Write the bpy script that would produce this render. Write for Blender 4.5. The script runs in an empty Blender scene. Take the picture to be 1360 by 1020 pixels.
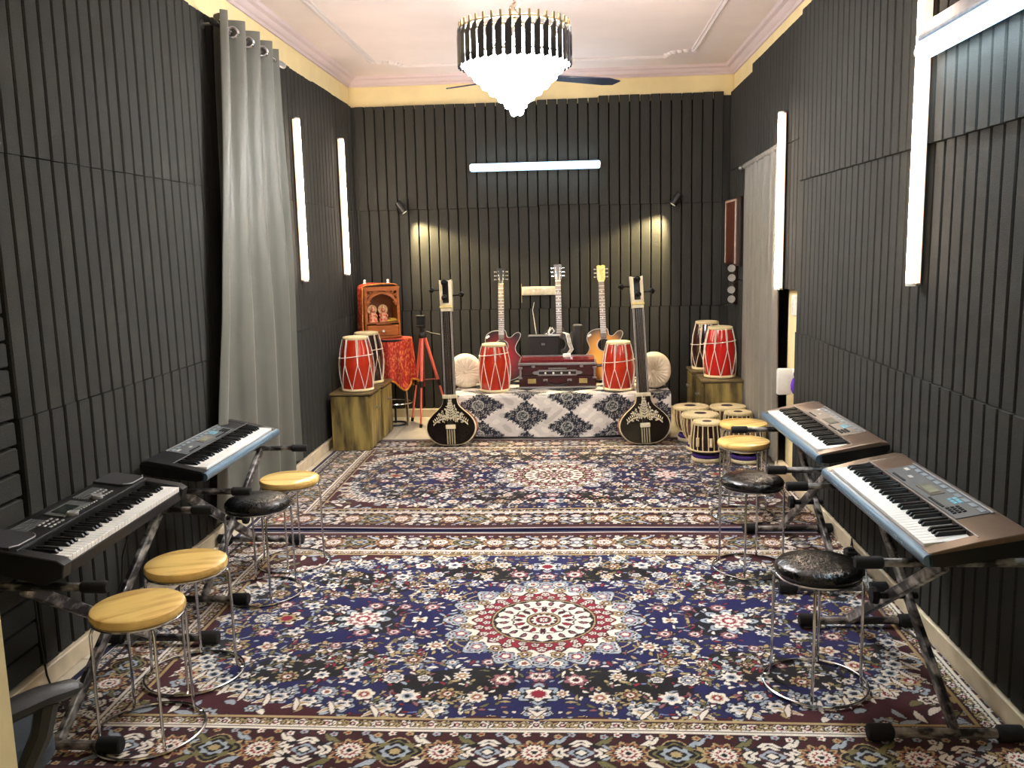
import bpy, bmesh, math, random
import numpy as np
from mathutils import Vector, Matrix, Euler, Quaternion
random.seed(7); rng = np.random.default_rng(7)
SC = bpy.context.scene
COL = SC.collection
PI = math.pi

# ------------------------------------------------------------------ camera
YAW, PITCH, ROLL, FOC = 0.06844, 0.15257, -0.02267, 1176.9
def cam_axes():
    cy, sy = math.cos(YAW), math.sin(YAW)
    fwd = Vector((-sy, cy, 0)); right = Vector((cy, sy, 0)); up = Vector((0, 0, 1))
    cp, sp = math.cos(PITCH), math.sin(PITCH)
    f2 = fwd * cp - up * sp; u2 = up * cp + fwd * sp
    cr, sr = math.cos(ROLL), math.sin(ROLL)
    return right * cr + u2 * sr, u2 * cr - right * sr, f2
_r, _u, _f = cam_axes()
cam_d = bpy.data.cameras.new('camera'); cam = bpy.data.objects.new('camera', cam_d); COL.objects.link(cam)
cam_d.sensor_fit = 'HORIZONTAL'; cam_d.sensor_width = 36.0; cam_d.lens = 36.0 * FOC / 1360.0
cam_d.clip_start = 0.05; cam_d.clip_end = 60
cam.matrix_world = Matrix(((_r.x, _u.x, -_f.x, 0), (_r.y, _u.y, -_f.y, 0), (_r.z, _u.z, -_f.z, 1.5), (0, 0, 0, 1)))
SC.camera = cam

# ------------------------------------------------------------------ world, exposure
w = bpy.data.worlds.new('world'); SC.world = w; w.use_nodes = True
bg = w.node_tree.nodes['Background']; bg.inputs[0].default_value = (0.55, 0.52, 0.5, 1); bg.inputs[1].default_value = 0.10
SC.view_settings.view_transform = 'Standard'; SC.view_settings.look = 'None'
SC.view_settings.gamma = 1.0; SC.view_settings.use_curve_mapping = False
SC.view_settings.exposure = 1.85
# light strengths (emission of lamp surfaces)
E_WARM, E_TUBE, E_CRYSTAL, E_SPOT, E_OUTER = 24.0, 17.0, 22.0, 50.0, 2.8

# ------------------------------------------------------------------ helpers
def lin(c):
    return tuple(((v / 255.0) / 12.92 if v / 255.0 <= 0.04045 else ((v / 255.0 + 0.055) / 1.055) ** 2.4) for v in c)

def mat(name, rgb, rough=0.5, metal=0.0, var=0.15, scale=30.0, bump=0.0, bscale=80.0, emit=None, estr=0.0,
        rgb2=None, stretch=(1, 1, 1), coat=0.0, spec=0.5, detail=4.0, contrast=None, sheen=0.0):
    m = bpy.data.materials.new(name); m.use_nodes = True
    nt = m.node_tree; b = nt.nodes['Principled BSDF']
    c = lin(rgb)
    b.inputs['Roughness'].default_value = rough; b.inputs['Metallic'].default_value = metal
    b.inputs['Specular IOR Level'].default_value = spec
    b.inputs['Coat Weight'].default_value = coat; b.inputs['Coat Roughness'].default_value = 0.08
    b.inputs['Sheen Weight'].default_value = sheen
    tc = nt.nodes.new('ShaderNodeTexCoord'); mp = nt.nodes.new('ShaderNodeMapping')
    nt.links.new(tc.outputs['Object'], mp.inputs[0]); mp.inputs['Scale'].default_value = stretch
    n = nt.nodes.new('ShaderNodeTexNoise'); n.inputs['Scale'].default_value = scale; n.inputs['Detail'].default_value = detail
    nt.links.new(mp.outputs[0], n.inputs['Vector'])
    cr = nt.nodes.new('ShaderNodeValToRGB')
    c2 = lin(rgb2) if rgb2 else tuple(min(1, v * (1 + var)) for v in c)
    c1 = c if rgb2 else tuple(v * (1 - var) for v in c)
    lo, hi = contrast if contrast else (0.3, 0.7)
    cr.color_ramp.elements[0].position = lo; cr.color_ramp.elements[1].position = hi
    cr.color_ramp.elements[0].color = (*c1, 1); cr.color_ramp.elements[1].color = (*c2, 1)
    nt.links.new(n.outputs['Fac'], cr.inputs[0]); nt.links.new(cr.outputs[0], b.inputs['Base Color'])
    if bump > 0:
        n2 = nt.nodes.new('ShaderNodeTexNoise'); n2.inputs['Scale'].default_value = bscale; n2.inputs['Detail'].default_value = 3
        nt.links.new(mp.outputs[0], n2.inputs['Vector'])
        bp = nt.nodes.new('ShaderNodeBump'); bp.inputs['Strength'].default_value = bump; bp.inputs['Distance'].default_value = 0.01
        nt.links.new(n2.outputs['Fac'], bp.inputs['Height']); nt.links.new(bp.outputs[0], b.inputs['Normal'])
    if emit:
        b.inputs['Emission Color'].default_value = (*emit, 1); b.inputs['Emission Strength'].default_value = estr
    return m

def attr_mat(name, rough=0.9, bump=0.25, bscale=400.0, sheen=0.0, mixnoise=0.35):
    """colour from the woven pattern stored on the mesh, broken up by a fine tuft noise"""
    m = bpy.data.materials.new(name); m.use_nodes = True
    nt = m.node_tree; b = nt.nodes['Principled BSDF']
    b.inputs['Roughness'].default_value = rough; b.inputs['Sheen Weight'].default_value = sheen
    b.inputs['Specular IOR Level'].default_value = 0.25
    a = nt.nodes.new('ShaderNodeAttribute'); a.attribute_name = 'weave'
    tc = nt.nodes.new('ShaderNodeTexCoord')
    n = nt.nodes.new('ShaderNodeTexNoise'); n.inputs['Scale'].default_value = bscale; n.inputs['Detail'].default_value = 2
    nt.links.new(tc.outputs['Object'], n.inputs['Vector'])
    mr = nt.nodes.new('ShaderNodeMapRange'); mr.inputs['From Min'].default_value = 0.3; mr.inputs['From Max'].default_value = 0.7
    mr.inputs['To Min'].default_value = 1 - mixnoise; mr.inputs['To Max'].default_value = 1 + mixnoise
    nt.links.new(n.outputs['Fac'], mr.inputs['Value'])
    mx = nt.nodes.new('ShaderNodeVectorMath'); mx.operation = 'SCALE'
    nt.links.new(a.outputs['Color'], mx.inputs[0]); nt.links.new(mr.outputs[0], mx.inputs['Scale'])
    nt.links.new(mx.outputs[0], b.inputs['Base Color'])
    bp = nt.nodes.new('ShaderNodeBump'); bp.inputs['Strength'].default_value = bump; bp.inputs['Distance'].default_value = 0.004
    nt.links.new(n.outputs['Fac'], bp.inputs['Height']); nt.links.new(bp.outputs[0], b.inputs['Normal'])
    return m

def obj(name, bm, m, parent=None, loc=(0, 0, 0), rot=(0, 0, 0), ang=35, kind=None):
    """link a bmesh (or existing mesh) as one mesh object"""
    if isinstance(bm, bmesh.types.BMesh):
        me = bpy.data.meshes.new(name)
        bmesh.ops.recalc_face_normals(bm, faces=bm.faces)
        bm.to_mesh(me); bm.free()
        if ang:
            for p in me.polygons: p.use_smooth = True
            me.set_sharp_from_angle(angle=math.radians(ang))
        for mm in (m if isinstance(m, (list, tuple)) else [m]): me.materials.append(mm)
    else:
        me = bm
    o = bpy.data.objects.new(name, me); COL.objects.link(o)
    o.location = loc; o.rotation_euler = rot
    if parent is not None: o.parent = parent
    if kind: o['kind'] = kind
    return o

def tag(o, label, cat, group=None, kind=None):
    o['label'] = label; o['category'] = cat
    if group: o['group'] = group
    if kind: o['kind'] = kind
    return o

def thing(name, label, cat, loc=(0, 0, 0), rot=(0, 0, 0), group=None):
    o = bpy.data.objects.new(name, None); COL.objects.link(o); o.empty_display_size = 0.05
    o.location = loc; o.rotation_euler = rot
    return tag(o, label, cat, group)

def kids(o): return [c for c in bpy.data.objects if c.parent == o]
def dup(root, loc, rot, label, group=None):
    cmap = {}
    for c in bpy.data.objects:
        if c.parent: cmap.setdefault(c.parent.name, []).append(c)
    r = root.copy(); COL.objects.link(r); r.location = loc; r.rotation_euler = rot
    r['label'] = label
    if group: r['group'] = group
    for ch in cmap.get(root.name, []):
        c = ch.copy(); COL.objects.link(c); c.parent = r
        for g in cmap.get(ch.name, []):
            d = g.copy(); COL.objects.link(d); d.parent = c
    return r

def B(): return bmesh.new()
def T(loc=(0, 0, 0), rot=(0, 0, 0)):
    return Matrix.Translation(loc) @ Euler(rot).to_matrix().to_4x4()

def box(bm, c, s, bev=0.0, rot=(0, 0, 0), seg=1, mi=0):
    r = bmesh.ops.create_cube(bm, size=1.0)
    vs = r['verts']
    for v in vs: v.co = Vector((v.co.x * s[0], v.co.y * s[1], v.co.z * s[2]))
    fs = {f for v in vs for f in v.link_faces}
    if bev > 0:
        es = {e for v in vs for e in v.link_edges}
        rr = bmesh.ops.bevel(bm, geom=list(es), offset=bev, segments=seg, profile=0.5, affect='EDGES')
        vs = list({v for f in rr['faces'] for v in f.verts} | {v for v in vs if v.is_valid})
        fs = {f for v in vs for f in v.link_faces}
    M = T(c, rot)
    for v in vs: v.co = M @ v.co
    for f in fs: f.material_index = mi
    return vs

def lathe(bm, prof, seg=32, M=None, mi=0, cap=True):
    M = M or Matrix.Identity(4)
    rings = []
    for r, z in prof:
        if r < 1e-6:
            rings.append([bm.verts.new(M @ Vector((0, 0, z)))])
        else:
            rings.append([bm.verts.new(M @ Vector((r * math.cos(2 * PI * i / seg), r * math.sin(2 * PI * i / seg), z))) for i in range(seg)])
    for a, b in zip(rings, rings[1:]):
        for i in range(seg):
            j = (i + 1) % seg
            if len(a) == 1 and len(b) == 1: continue
            if len(a) == 1: f = bm.faces.new((a[0], b[j], b[i]))
            elif len(b) == 1: f = bm.faces.new((a[i], a[j], b[0]))
            else: f = bm.faces.new((a[i], a[j], b[j], b[i]))
            f.material_index = mi
    if cap:
        for rg in (rings[0], rings[-1]):
            if len(rg) > 2:
                try: bm.faces.new(rg).material_index = mi
                except ValueError: pass

def tube(bm, pts, r, seg=8, closed=False, mi=0, flat=1.0):
    pts = [Vector(p) for p in pts]; n = len(pts)
    rs = r if isinstance(r, (list, tuple)) else [r] * n
    prev = None; rings = []
    for i, p in enumerate(pts):
        if closed: t = (pts[(i + 1) % n] - pts[i - 1]).normalized()
        else: t = (pts[min(i + 1, n - 1)] - pts[max(i - 1, 0)]).normalized()
        if prev is None:
            a = Vector((0, 0, 1)) if abs(t.z) < 0.9 else Vector((0, 1, 0))
            u = (a - t * a.dot(t)).normalized()
        else:
            u = (prev - t * prev.dot(t)).normalized()
        prev = u; v = t.cross(u)
        rings.append([bm.verts.new(p + (u * math.cos(2 * PI * k / seg) + v * math.sin(2 * PI * k / seg) * flat) * rs[i]) for k in range(seg)])
    pairs = list(zip(rings, rings[1:])) + ([(rings[-1], rings[0])] if closed else [])
    for a, b in pairs:
        for k in range(seg):
            j = (k + 1) % seg
            bm.faces.new((a[k], a[j], b[j], b[k])).material_index = mi
    if not closed:
        for rg in (rings[0], rings[-1]):
            try: bm.faces.new(rg).material_index = mi
            except ValueError: pass

def prism(bm, out, z0, z1, M=None, bev=0.0, mi=0):
    """extrude a 2-D outline (x,y) from z0 to z1, optional chamfer on both rims"""
    M = M or Matrix.Identity(4)
    n = len(out)
    def inset(d):
        res = []
        for i in range(n):
            p0 = Vector(out[i - 1]); p = Vector(out[i]); p1 = Vector(out[(i + 1) % n])
            t = (p1 - p0)
            if t.length < 1e-9: res.append(p); continue
            t.normalize(); nn = Vector((-t.y, t.x)); res.append(p + nn * d)
        return res
    area = sum(out[i - 1][0] * out[i][1] - out[i][0] * out[i - 1][1] for i in range(n))
    s = 1 if area > 0 else -1
    if bev > 0:
        ins = inset(bev * s); lv = [(ins, z0), (out, z0 + bev), (out, z1 - bev), (ins, z1)]
    else: lv = [(out, z0), (out, z1)]
    rg = [[bm.verts.new(M @ Vector((p[0], p[1], z))) for p in o] for o, z in lv]
    for a, b in zip(rg, rg[1:]):
        for i in range(n):
            j = (i + 1) % n
            bm.faces.new((a[i], a[j], b[j], b[i])).material_index = mi
    bm.faces.new(rg[0]).material_index = mi; bm.faces.new(rg[-1]).material_index = mi

def circle(r, n=48, z=0, a0=0, c=(0, 0)):
    return [(c[0] + r * math.cos(a0 + 2 * PI * i / n), c[1] + r * math.sin(a0 + 2 * PI * i / n), z) for i in range(n)]

def smooth_curve(pts, k=8, closed=True):
    """Catmull-Rom through 2-D points"""
    n = len(pts); res = []
    for i in range(n if closed else n - 1):
        g = lambda q: np.array(pts[q % n] if closed else pts[min(max(q, 0), n - 1)], float)
        p0, p1, p2, p3 = g(i - 1), g(i), g(i + 1), g(i + 2)
        for j in range(k):
            t = j / k
            res.append(tuple(0.5 * ((2 * p1) + (-p0 + p2) * t + (2 * p0 - 5 * p1 + 4 * p2 - p3) * t * t + (-p0 + 3 * p1 - 3 * p2 + p3) * t ** 3)))
    return res

# ------------------------------------------------------------------ materials
FOAM = mat('charcoal_foam', (57, 57, 54), 0.95, var=0.22, scale=260, bump=0.35, bscale=320, spec=0.15)
FOAM_BACK = mat('foam_groove', (8, 8, 7), 0.95, spec=0.05)
CREAM = mat('cream_wall_paint', (244, 226, 172), 0.7, var=0.05, scale=6)
CEILM = mat('ceiling_paint', (238, 225, 221), 0.75, var=0.03, scale=3)
CORN = mat('cornice_paint', (222, 204, 206), 0.7, var=0.03, scale=5)
BASEB = mat('stone_baseboard', (214, 200, 172), 0.55, var=0.12, scale=14)
FLOORM = mat('cream_marble_floor', (190, 178, 156), 0.35, rgb2=(212, 203, 184), scale=5, detail=8)
GROUT = mat('floor_grout', (110, 102, 90), 0.8)
CHROME = mat('chrome', (205, 205, 208), 0.16, 1.0, var=0.03)
STEEL = mat('brushed_steel', (170, 168, 165), 0.35, 1.0, var=0.06)
GOLD = mat('gold_metal', (150, 132, 98), 0.45, 1.0, var=0.06)
BLACK = mat('black_plastic', (12, 12, 13), 0.42, var=0.1)
BLACKG = mat('black_gloss', (5, 5, 5), 0.3, var=0.05, spec=.3)
RUBBER = mat('black_foam_grip', (13, 13, 14), 0.85, var=0.2, scale=200)
WHITEP = mat('white_plastic', (232, 230, 222), 0.4, var=0.03)
IVORY = mat('ivory_keys', (244, 243, 238), 0.25, var=0.02)
LAMPW = mat('warm_lamp_tube', (255, 240, 225), 0.5, emit=(1.0, 0.80, 0.62), estr=E_WARM)
BLOOMW = mat('warm_bloom_glow', (255, 214, 180), 0.5, emit=(1.0, 0.60, 0.36), estr=0.55)  # dim warm emission imitating the bloom beside a bar
BLOOMC = mat('cool_bloom_glow', (214, 236, 255), 0.5, emit=(0.36, 0.66, 1.0), estr=0.5)  # same imitated bloom, bluish for the cold tubes
LAMPC = mat('cool_lamp_tube', (240, 248, 255), 0.5, emit=(0.66, 0.86, 1.0), estr=E_TUBE)
CRYST = mat('lit_crystal', (255, 252, 245), 0.1, emit=(0.97, 0.98, 1.0), estr=E_CRYSTAL)
# ------------------------------------------------------------------ room shell
XL, XR, YB, ZC = -1.87, 1.353, 7.85, 2.98
Z1, Z2, Z3, Z4 = 0.078, 0.963, 1.848, 2.733
PW = 0.0885
def struct(name, bm, m, label, loc=(0, 0, 0), parent=None, ang=35):
    o = obj(name, bm, m, parent, loc, ang=ang)
    if parent is None: o['kind'] = 'structure'; o['label'] = label; o['category'] = name.split('_')[0]
    return o

# floor: slab with marble tiles
b = B(); box(b, (-0.25, 3.3, -0.055), (3.5, 9.4, 0.1)); floor = struct('floor', b, GROUT, 'cream marble tile floor showing beyond the rugs')
tile_me = None
for ix in range(6):
    for iy in range(15):
        if tile_me is None:
            b = B(); box(b, (0, 0, -0.004), (0.597, 0.597, 0.008), 0.0015)
            o = obj('tile', b, FLOORM, floor); tile_me = o.data
        else: o = obj('tile', tile_me, None, floor)
        o.location = (-1.74 + ix * 0.6, -0.86 + iy * 0.6, 0); o.rotation_euler = (0, 0, (ix * 7 + iy * 3) % 4 * PI / 2)
        if o.location.x > 1.4: o.scale.x = 0.5; o.location.x = 1.31

slat_cache = {}
def slat_mesh(h, wdt=PW - 0.0095):
    k = (round(h, 3), round(wdt, 3))
    if k not in slat_cache:
        b = B(); q = wdt / 2; prism(b, [(-q, .006), (-q + .005, 0), (q - .005, 0), (q, .006), (q, .040), (-q, .040)], 0, h)
        me = bpy.data.meshes.new('foam_slat'); bmesh.ops.recalc_face_normals(b, faces=b.faces); b.to_mesh(me); b.free(); me.materials.append(FOAM)
        slat_cache[k] = me
    return slat_cache[k]
def slat(parent, x, y, z, h, rz, wdt=PW - 0.0095, tilt=0.0):
    o = obj('foam_slat', slat_mesh(h, wdt), None, parent)
    o.location = (x, y, z); o.rotation_euler = (tilt, 0, rz)
    return o
jit = lambda s: random.uniform(-s, s)

# left wall
b = B(); box(b, (XL - 0.09, 3.3, 1.5), (0.1, 9.4, 3.0)); wall_left = struct('wall_left', b, CREAM, 'long wall of charcoal slatted foam panels behind the two black keyboards')
b = B(); box(b, (XL - 0.0375, (1.35 + YB) / 2, (Z1 + Z4 - 0.02) / 2), (0.006, YB - 1.35, Z4 - Z1 - 0.03)); obj('panel_backing', b, FOAM_BACK, wall_left)
rows = ((Z1, Z2), (Z2, Z3), (Z3, Z4))
ncol = int((YB - 1.36) / PW)
for r, (za, zb) in enumerate(rows):
    for i in range(ncol):
        y = 3.009 + PW * (i - 18) + PW / 2 + (0.003, -0.004, 0.0)[r]
        if y < 1.4 or y > YB - 0.02: continue
        if r < 2 and 1.88 < y < 2.81: continue
        blk = int((y - 1.3) / (PW * 6))
        slat(wall_left, XL + (0.0, 0.004, -0.003)[r] + jit(.001), y, za + 0.002 + jit(.0012), zb - za - 0.003 + ((blk * 5) % 3 - 1) * 0.004 * (r == 2), PI / 2, tilt=(0.004, -0.006, 0.005)[r])
for r in (0, 1):                       # panels turned sideways near the door
    n = 10
    for i in range(n):
        z = rows[r][0] + (i + 0.5) * 0.0885
        o = slat(wall_left, XL, 1.92, z, 0.885, PI / 2)
        o.rotation_euler = (PI / 2, 0, 0)
        o.rotation_euler = Matrix(((0, -1, 0), (0, 0, 1), (-1, 0, 0))).to_euler()
# back wall
b = B(); box(b, (-0.25, YB + 0.09, 1.5), (3.6, 0.1, 3.0)); wall_back = struct('wall_back', b, CREAM, 'far wall of charcoal slatted foam panels behind the guitars')
b = B(); box(b, (-0.26, YB + 0.0375, (Z1 + Z4 - .02) / 2), (3.2, 0.006, Z4 - Z1 - .03)); obj('panel_backing', b, FOAM_BACK, wall_back)
for r, (za, zb) in enumerate(rows):
    for i in range(37):
        x = -1.8605 + PW * (i + 0.5) * 0.995 + (-0.006, 0.004, 0.0)[r]
        if x > XR - 0.02: continue
        top = zb - za - 0.003
        up = 0.028 if x > 0.262 else 0.0
        z = za + 0.002
        if r == 2: top += up + jit(.002); z += (0.012 if -0.3 < x < 0.262 else 0)
        if r == 1: top += (0.012 if -0.3 < x < 0.262 else 0)
        slat(wall_back, x, YB + (0, .004, -.002)[r] + jit(.001), z, top, 0, tilt=(-0.002, -0.004, 0.003)[r])
# right wall: masonry in pieces around the doorway behind the curtain
YJ, YO0, YO1 = 5.41, 5.82, 7.05
b = B()
box(b, (XR + 0.095, (YO0 - 1.4) / 2, 1.5), (0.1, YO0 + 1.4, 3.0))
box(b, (XR + 0.095, (YO1 + 8.0) / 2, 1.5), (0.1, 8.0 - YO1, 3.0))
box(b, (XR + 0.095, (YO0 + YO1) / 2, 2.52), (0.1, YO1 - YO0, 0.96))
box(b, (XR + 0.095, (YO0 + 5.95) / 2, 1.62), (0.1, 5.95 - YO0, 0.84))
wall_right = struct('wall_right', b, CREAM, 'long wall of charcoal slatted foam panels behind the two bronze keyboards')
b = B(); box(b, (XR + 0.032, (1.35 + YJ) / 2, (Z1 + 2.77) / 2), (0.006, YJ - 1.35 - 0.01, 2.77 - Z1)); obj('panel_backing', b, FOAM_BACK, wall_right)
b = B(); box(b, (XR + 0.042, (5.42 + 5.95) / 2, 1.99), (0.004, 0.53, 1.56)); box(b, (XR + 0.042, (5.95 + 7.84) / 2, 2.41), (0.004, 1.89, 0.62)); box(b, (XR + 0.042, 7.47, 1.1), (0.004, .74, 2.05))
obj('panel_backing', b, FOAM_BACK, wall_right)
for r, (za, zb) in enumerate(rows):
    zt = 2.80 if r == 2 else zb
    for i in range(46):
        y = YJ - PW * (i + 0.5)
        if y < 1.4: continue
        slat(wall_right, XR - 0.012 + (0, .004, -.002)[r] + jit(.001), y, za + 0.002 + jit(.001), zt - za - 0.003, -PI / 2, tilt=(0.004, -0.005, 0.005)[r])
for i in range(28):
    y = 5.425 + PW * (i + 0.5)
    if y > YB - 0.04: continue
    xx = XR + 0.004 + jit(.001)
    zt = 2.80 if y < 6.97 else 2.745
    slat(wall_right, xx, y, 2.103, zt - 2.103, -PI / 2)
    if y < 5.95: slat(wall_right, xx, y, 1.205, 0.893, -PI / 2)
    elif y > 7.10: slat(wall_right, xx, y, 1.205, 0.893, -PI / 2); slat(wall_right, xx, y, Z1, 1.122, -PI / 2)
b = B(); box(b, (XR + 0.075, (YO0 + YO1) / 2, 1.02), (0.05, YO1 - YO0 - 0.004, 2.03), 0.003)
for zc in (0.55, 1.5): box(b, (XR + 0.05, (YO0 + YO1) / 2, zc), (0.01, 0.9, 0.7), 0.004)
struct('door_1', b, mat('dark_door_wood', (24, 19, 16), 0.5), 'dark closed door in the shadow behind the far curtain')
# front wall with the doorway the camera looks through
b = B()
box(b, (-1.4115, 1.24, 1.5), (1.0, 0.08, 3.0)); box(b, (1.1, 1.24, 1.5), (0.5, 0.08, 3.0)); box(b, (-0.03, 1.24, 2.7), (1.77, 0.08, 0.6))
struct('wall_front', b, CREAM, 'cream wall edge beside the doorway, bottom corner by the office chair')
# corner fillers of foam where the panels meet
for (x, y, rz, wl) in ((XL - .018, YB - .02, PI / 2, wall_left), (XL + .004, YB + .012, 0, wall_back), (XR - .022, YB + .012, 0, wall_back), (XR + .012, YB - .035, -PI / 2, wall_right)):
    for za, zb in rows: slat(wl, x, y, za + .002, zb - za - .003, rz, wdt=.078)
# baseboards
b = B(); box(b, (XL - 0.012, (1.33 + YB) / 2, 0.037), (0.055, YB - 1.33, 0.074), 0.004); struct('baseboard_left', b, BASEB, 'pale stone baseboard below the black keyboards')
b = B(); box(b, (-0.26, YB + 0.012, 0.037), (3.19, 0.055, 0.074), 0.004); struct('baseboard_back', b, BASEB, 'pale stone baseboard below the far wall')
b = B(); box(b, (XR + 0.006, (1.33 + YO0) / 2, 0.037), (0.055, YO0 - 1.33, 0.074), 0.004); struct('baseboard_right', b, BASEB, 'pale stone baseboard below the bronze keyboards')
# ceiling, cornice and raised ceiling moulding
b = B(); box(b, (-0.25, 3.3, ZC + 0.04), (3.5, 9.4, 0.08)); struct('ceiling', b, CEILM, 'pinkish white ceiling above the chandelier')
prof = [(0, 0), (0.012, 0), (0.018, 0.018), (0.035, 0.026), (0.05, 0.048), (0.075, 0.056), (0.085, 0.075), (0, 0.075)]
def cornice(name, p0, p1, nx, ny, label):
    b = B(); rg = []
    for p in (p0, p1): rg.append([b.verts.new((p[0] + nx * q, p[1] + ny * q, 2.905 + h)) for q, h in prof])
    n = len(prof)
    for i in range(n): b.faces.new((rg[0][i], rg[0][(i + 1) % n], rg[1][(i + 1) % n], rg[1][i]))
    b.faces.new(rg[0]); b.faces.new(rg[1])
    struct(name, b, CORN, label)
cornice('trim_1', (XL - 0.04, 1.3), (XL - 0.04, YB + .04), 1, 0, 'plaster cornice above the wall with the tall grey curtain')
cornice('trim_2', (XR + 0.045, 1.3), (XR + 0.045, YB + .04), -1, 0, 'plaster cornice above the wall with the short curtain')
cornice('trim_3', (XL - .04, YB + .04), (XR + .045, YB + .04), 0, -1, 'plaster cornice above the far wall')
b = B()
xa, xb, ya, yb, cc = -1.55, 0.975, 1.9, 7.42, 0.2
def rail(p, q):
    for off, rr in ((0, .016), (0.022, .008), (-0.022, .008)):
        d = Vector((q[0] - p[0], q[1] - p[1], 0)).normalized(); nn = Vector((-d.y, d.x, 0)) * off
        tube(b, [Vector((*p, ZC - 0.004)) + nn, Vector((*q, ZC - 0.004)) + nn], rr, 8, flat=0.8)
rail((xb, ya + cc), (xb, yb - cc)); rail((xa, ya + cc), (xa, yb - cc)); rail((xa + cc, yb), (xb - cc, yb)); rail((xa + cc, ya), (xb - cc, ya))
for sx, ex in ((1, xa), (-1, xb)):
    for sy, ey in ((1, ya), (-1, yb)):
        for k in range(7):                       # scrolled corner ornament
            t = k / 6; a = Vector((ex + sx * cc * t, ey + sy * cc * (1 - t), ZC - 0.008)) + Vector((sx, sy, 0)) * 0.05 * math.sin(PI * t)
            lathe(b, [(0.024 + .012 * (k % 2), 0.008), (0.02, -0.010), (0.006, -0.016), (0, -0.016)], 10, Matrix.Translation(a))
struct('trim_4', b, mat('moulding_paint', (232, 222, 220), 0.65, var=0.03), 'raised rectangular ceiling moulding with scrolled corners')

# ------------------------------------------------------------------ lamps
def light_bar(name, p, length, axis, out, m, label, hw=0.025, group=None):
    """tube lamp: aluminium channel against the wall, glowing diffuser, two end caps. p = lower/near end on the wall face"""
    zq = Vector(axis).normalized(); yq = Vector(out).normalized(); xq = yq.cross(zq)
    R = Matrix((xq, yq, zq)).transposed().to_euler()
    t = thing(name, label, 'lamp', p, R, group)
    b = B(); box(b, (0, 0.012, length / 2), (hw * 1.9, 0.022, length), 0.003); obj('channel', b, STEEL, t)
    b = B(); n = 10; out2 = [(hw * math.cos(PI * i / n), 0.024 + hw * 1.05 * math.sin(PI * i / n)) for i in range(n + 1)]
    prism(b, out2, 0.012, length - 0.012, bev=0.006); obj('diffuser', b, m, t)
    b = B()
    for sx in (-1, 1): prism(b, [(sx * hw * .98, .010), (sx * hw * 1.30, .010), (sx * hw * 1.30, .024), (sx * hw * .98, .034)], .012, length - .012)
    obj('bloom_strip', b, BLOOMW if m is LAMPW else BLOOMC, t)  # added glowing side strips standing in for the halo around the lamp
    for z in (0.0, length - 0.012):
        b = B(); prism(b, [(q[0] * 1.06, q[1] * 1.02) for q in out2], z, z + 0.012); obj('end_cap', b, WHITEP, t)
    return t
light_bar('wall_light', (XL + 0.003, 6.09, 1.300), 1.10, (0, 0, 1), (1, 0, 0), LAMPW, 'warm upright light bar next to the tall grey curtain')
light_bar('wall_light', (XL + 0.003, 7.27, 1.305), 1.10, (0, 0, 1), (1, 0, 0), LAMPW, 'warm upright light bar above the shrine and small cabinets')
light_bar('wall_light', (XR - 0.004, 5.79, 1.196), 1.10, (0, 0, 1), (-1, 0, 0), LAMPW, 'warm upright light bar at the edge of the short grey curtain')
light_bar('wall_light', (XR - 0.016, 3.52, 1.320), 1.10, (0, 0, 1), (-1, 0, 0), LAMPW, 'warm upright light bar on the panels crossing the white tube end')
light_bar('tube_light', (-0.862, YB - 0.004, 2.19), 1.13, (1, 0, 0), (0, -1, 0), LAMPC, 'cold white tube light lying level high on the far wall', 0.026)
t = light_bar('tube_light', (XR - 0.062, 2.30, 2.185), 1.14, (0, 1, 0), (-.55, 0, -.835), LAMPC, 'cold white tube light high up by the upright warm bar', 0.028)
b = B(); box(b, (-.006, -0.042, 0.57), (0.078, 0.088, 1.14), 0.006); box(b, (0.040, -0.040, 0.57), (0.03, 0.03, 0.5), 0.003)
obj('hood', b, mat('grey_lamp_hood', (150, 150, 152), 0.5), t)

# chandelier
CHX, CHY = -0.265, 4.6
ch = thing('chandelier', 'round black and gold crystal chandelier hanging lit from the ceiling', 'chandelier', (CHX, CHY, 2.40))
DARKB = mat('smoked_black_blade', (20, 21, 26), 0.25, var=0.1, coat=0.3)
b = B(); lathe(b, [(0.075, 0.56), (0.078, 0.575), (0.02, 0.58), (0, 0.58)], 24); lathe(b, [(0.0, 0.545), (0.06, 0.548), (0.075, 0.56)], 24); obj('ceiling_rose', b, GOLD, ch)
b = B()
pts = [(0.013 * math.sin(i * 0.9) + 0.004, 0.013 * math.cos(i * 0.8), 0.20 + i * 0.352 / 30) for i in range(31)]
tube(b, pts, 0.017, 8); obj('cord_sleeve', b, mat('beige_fabric_sleeve', (66, 48, 32), 0.8, bump=0.4, bscale=150), ch)
b = B()
for z in (0.03, 0.135, 0.17): tube(b, circle(0.268, 56, z), 0.006, 6, closed=True)
for k in range(4): tube(b, [(0.268 * math.cos(k * PI / 2 + .3), 0.268 * math.sin(k * PI / 2 + .3), 0.17), (0, 0, 0.205)], 0.005, 6)
lathe(b, [(0.0, 0.200), (0.03, 0.202), (0.03, 0.215), (0, 0.218)], 16); obj('frame', b, GOLD, ch)
blade_me = tip_me = None
NB = 38
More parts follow.
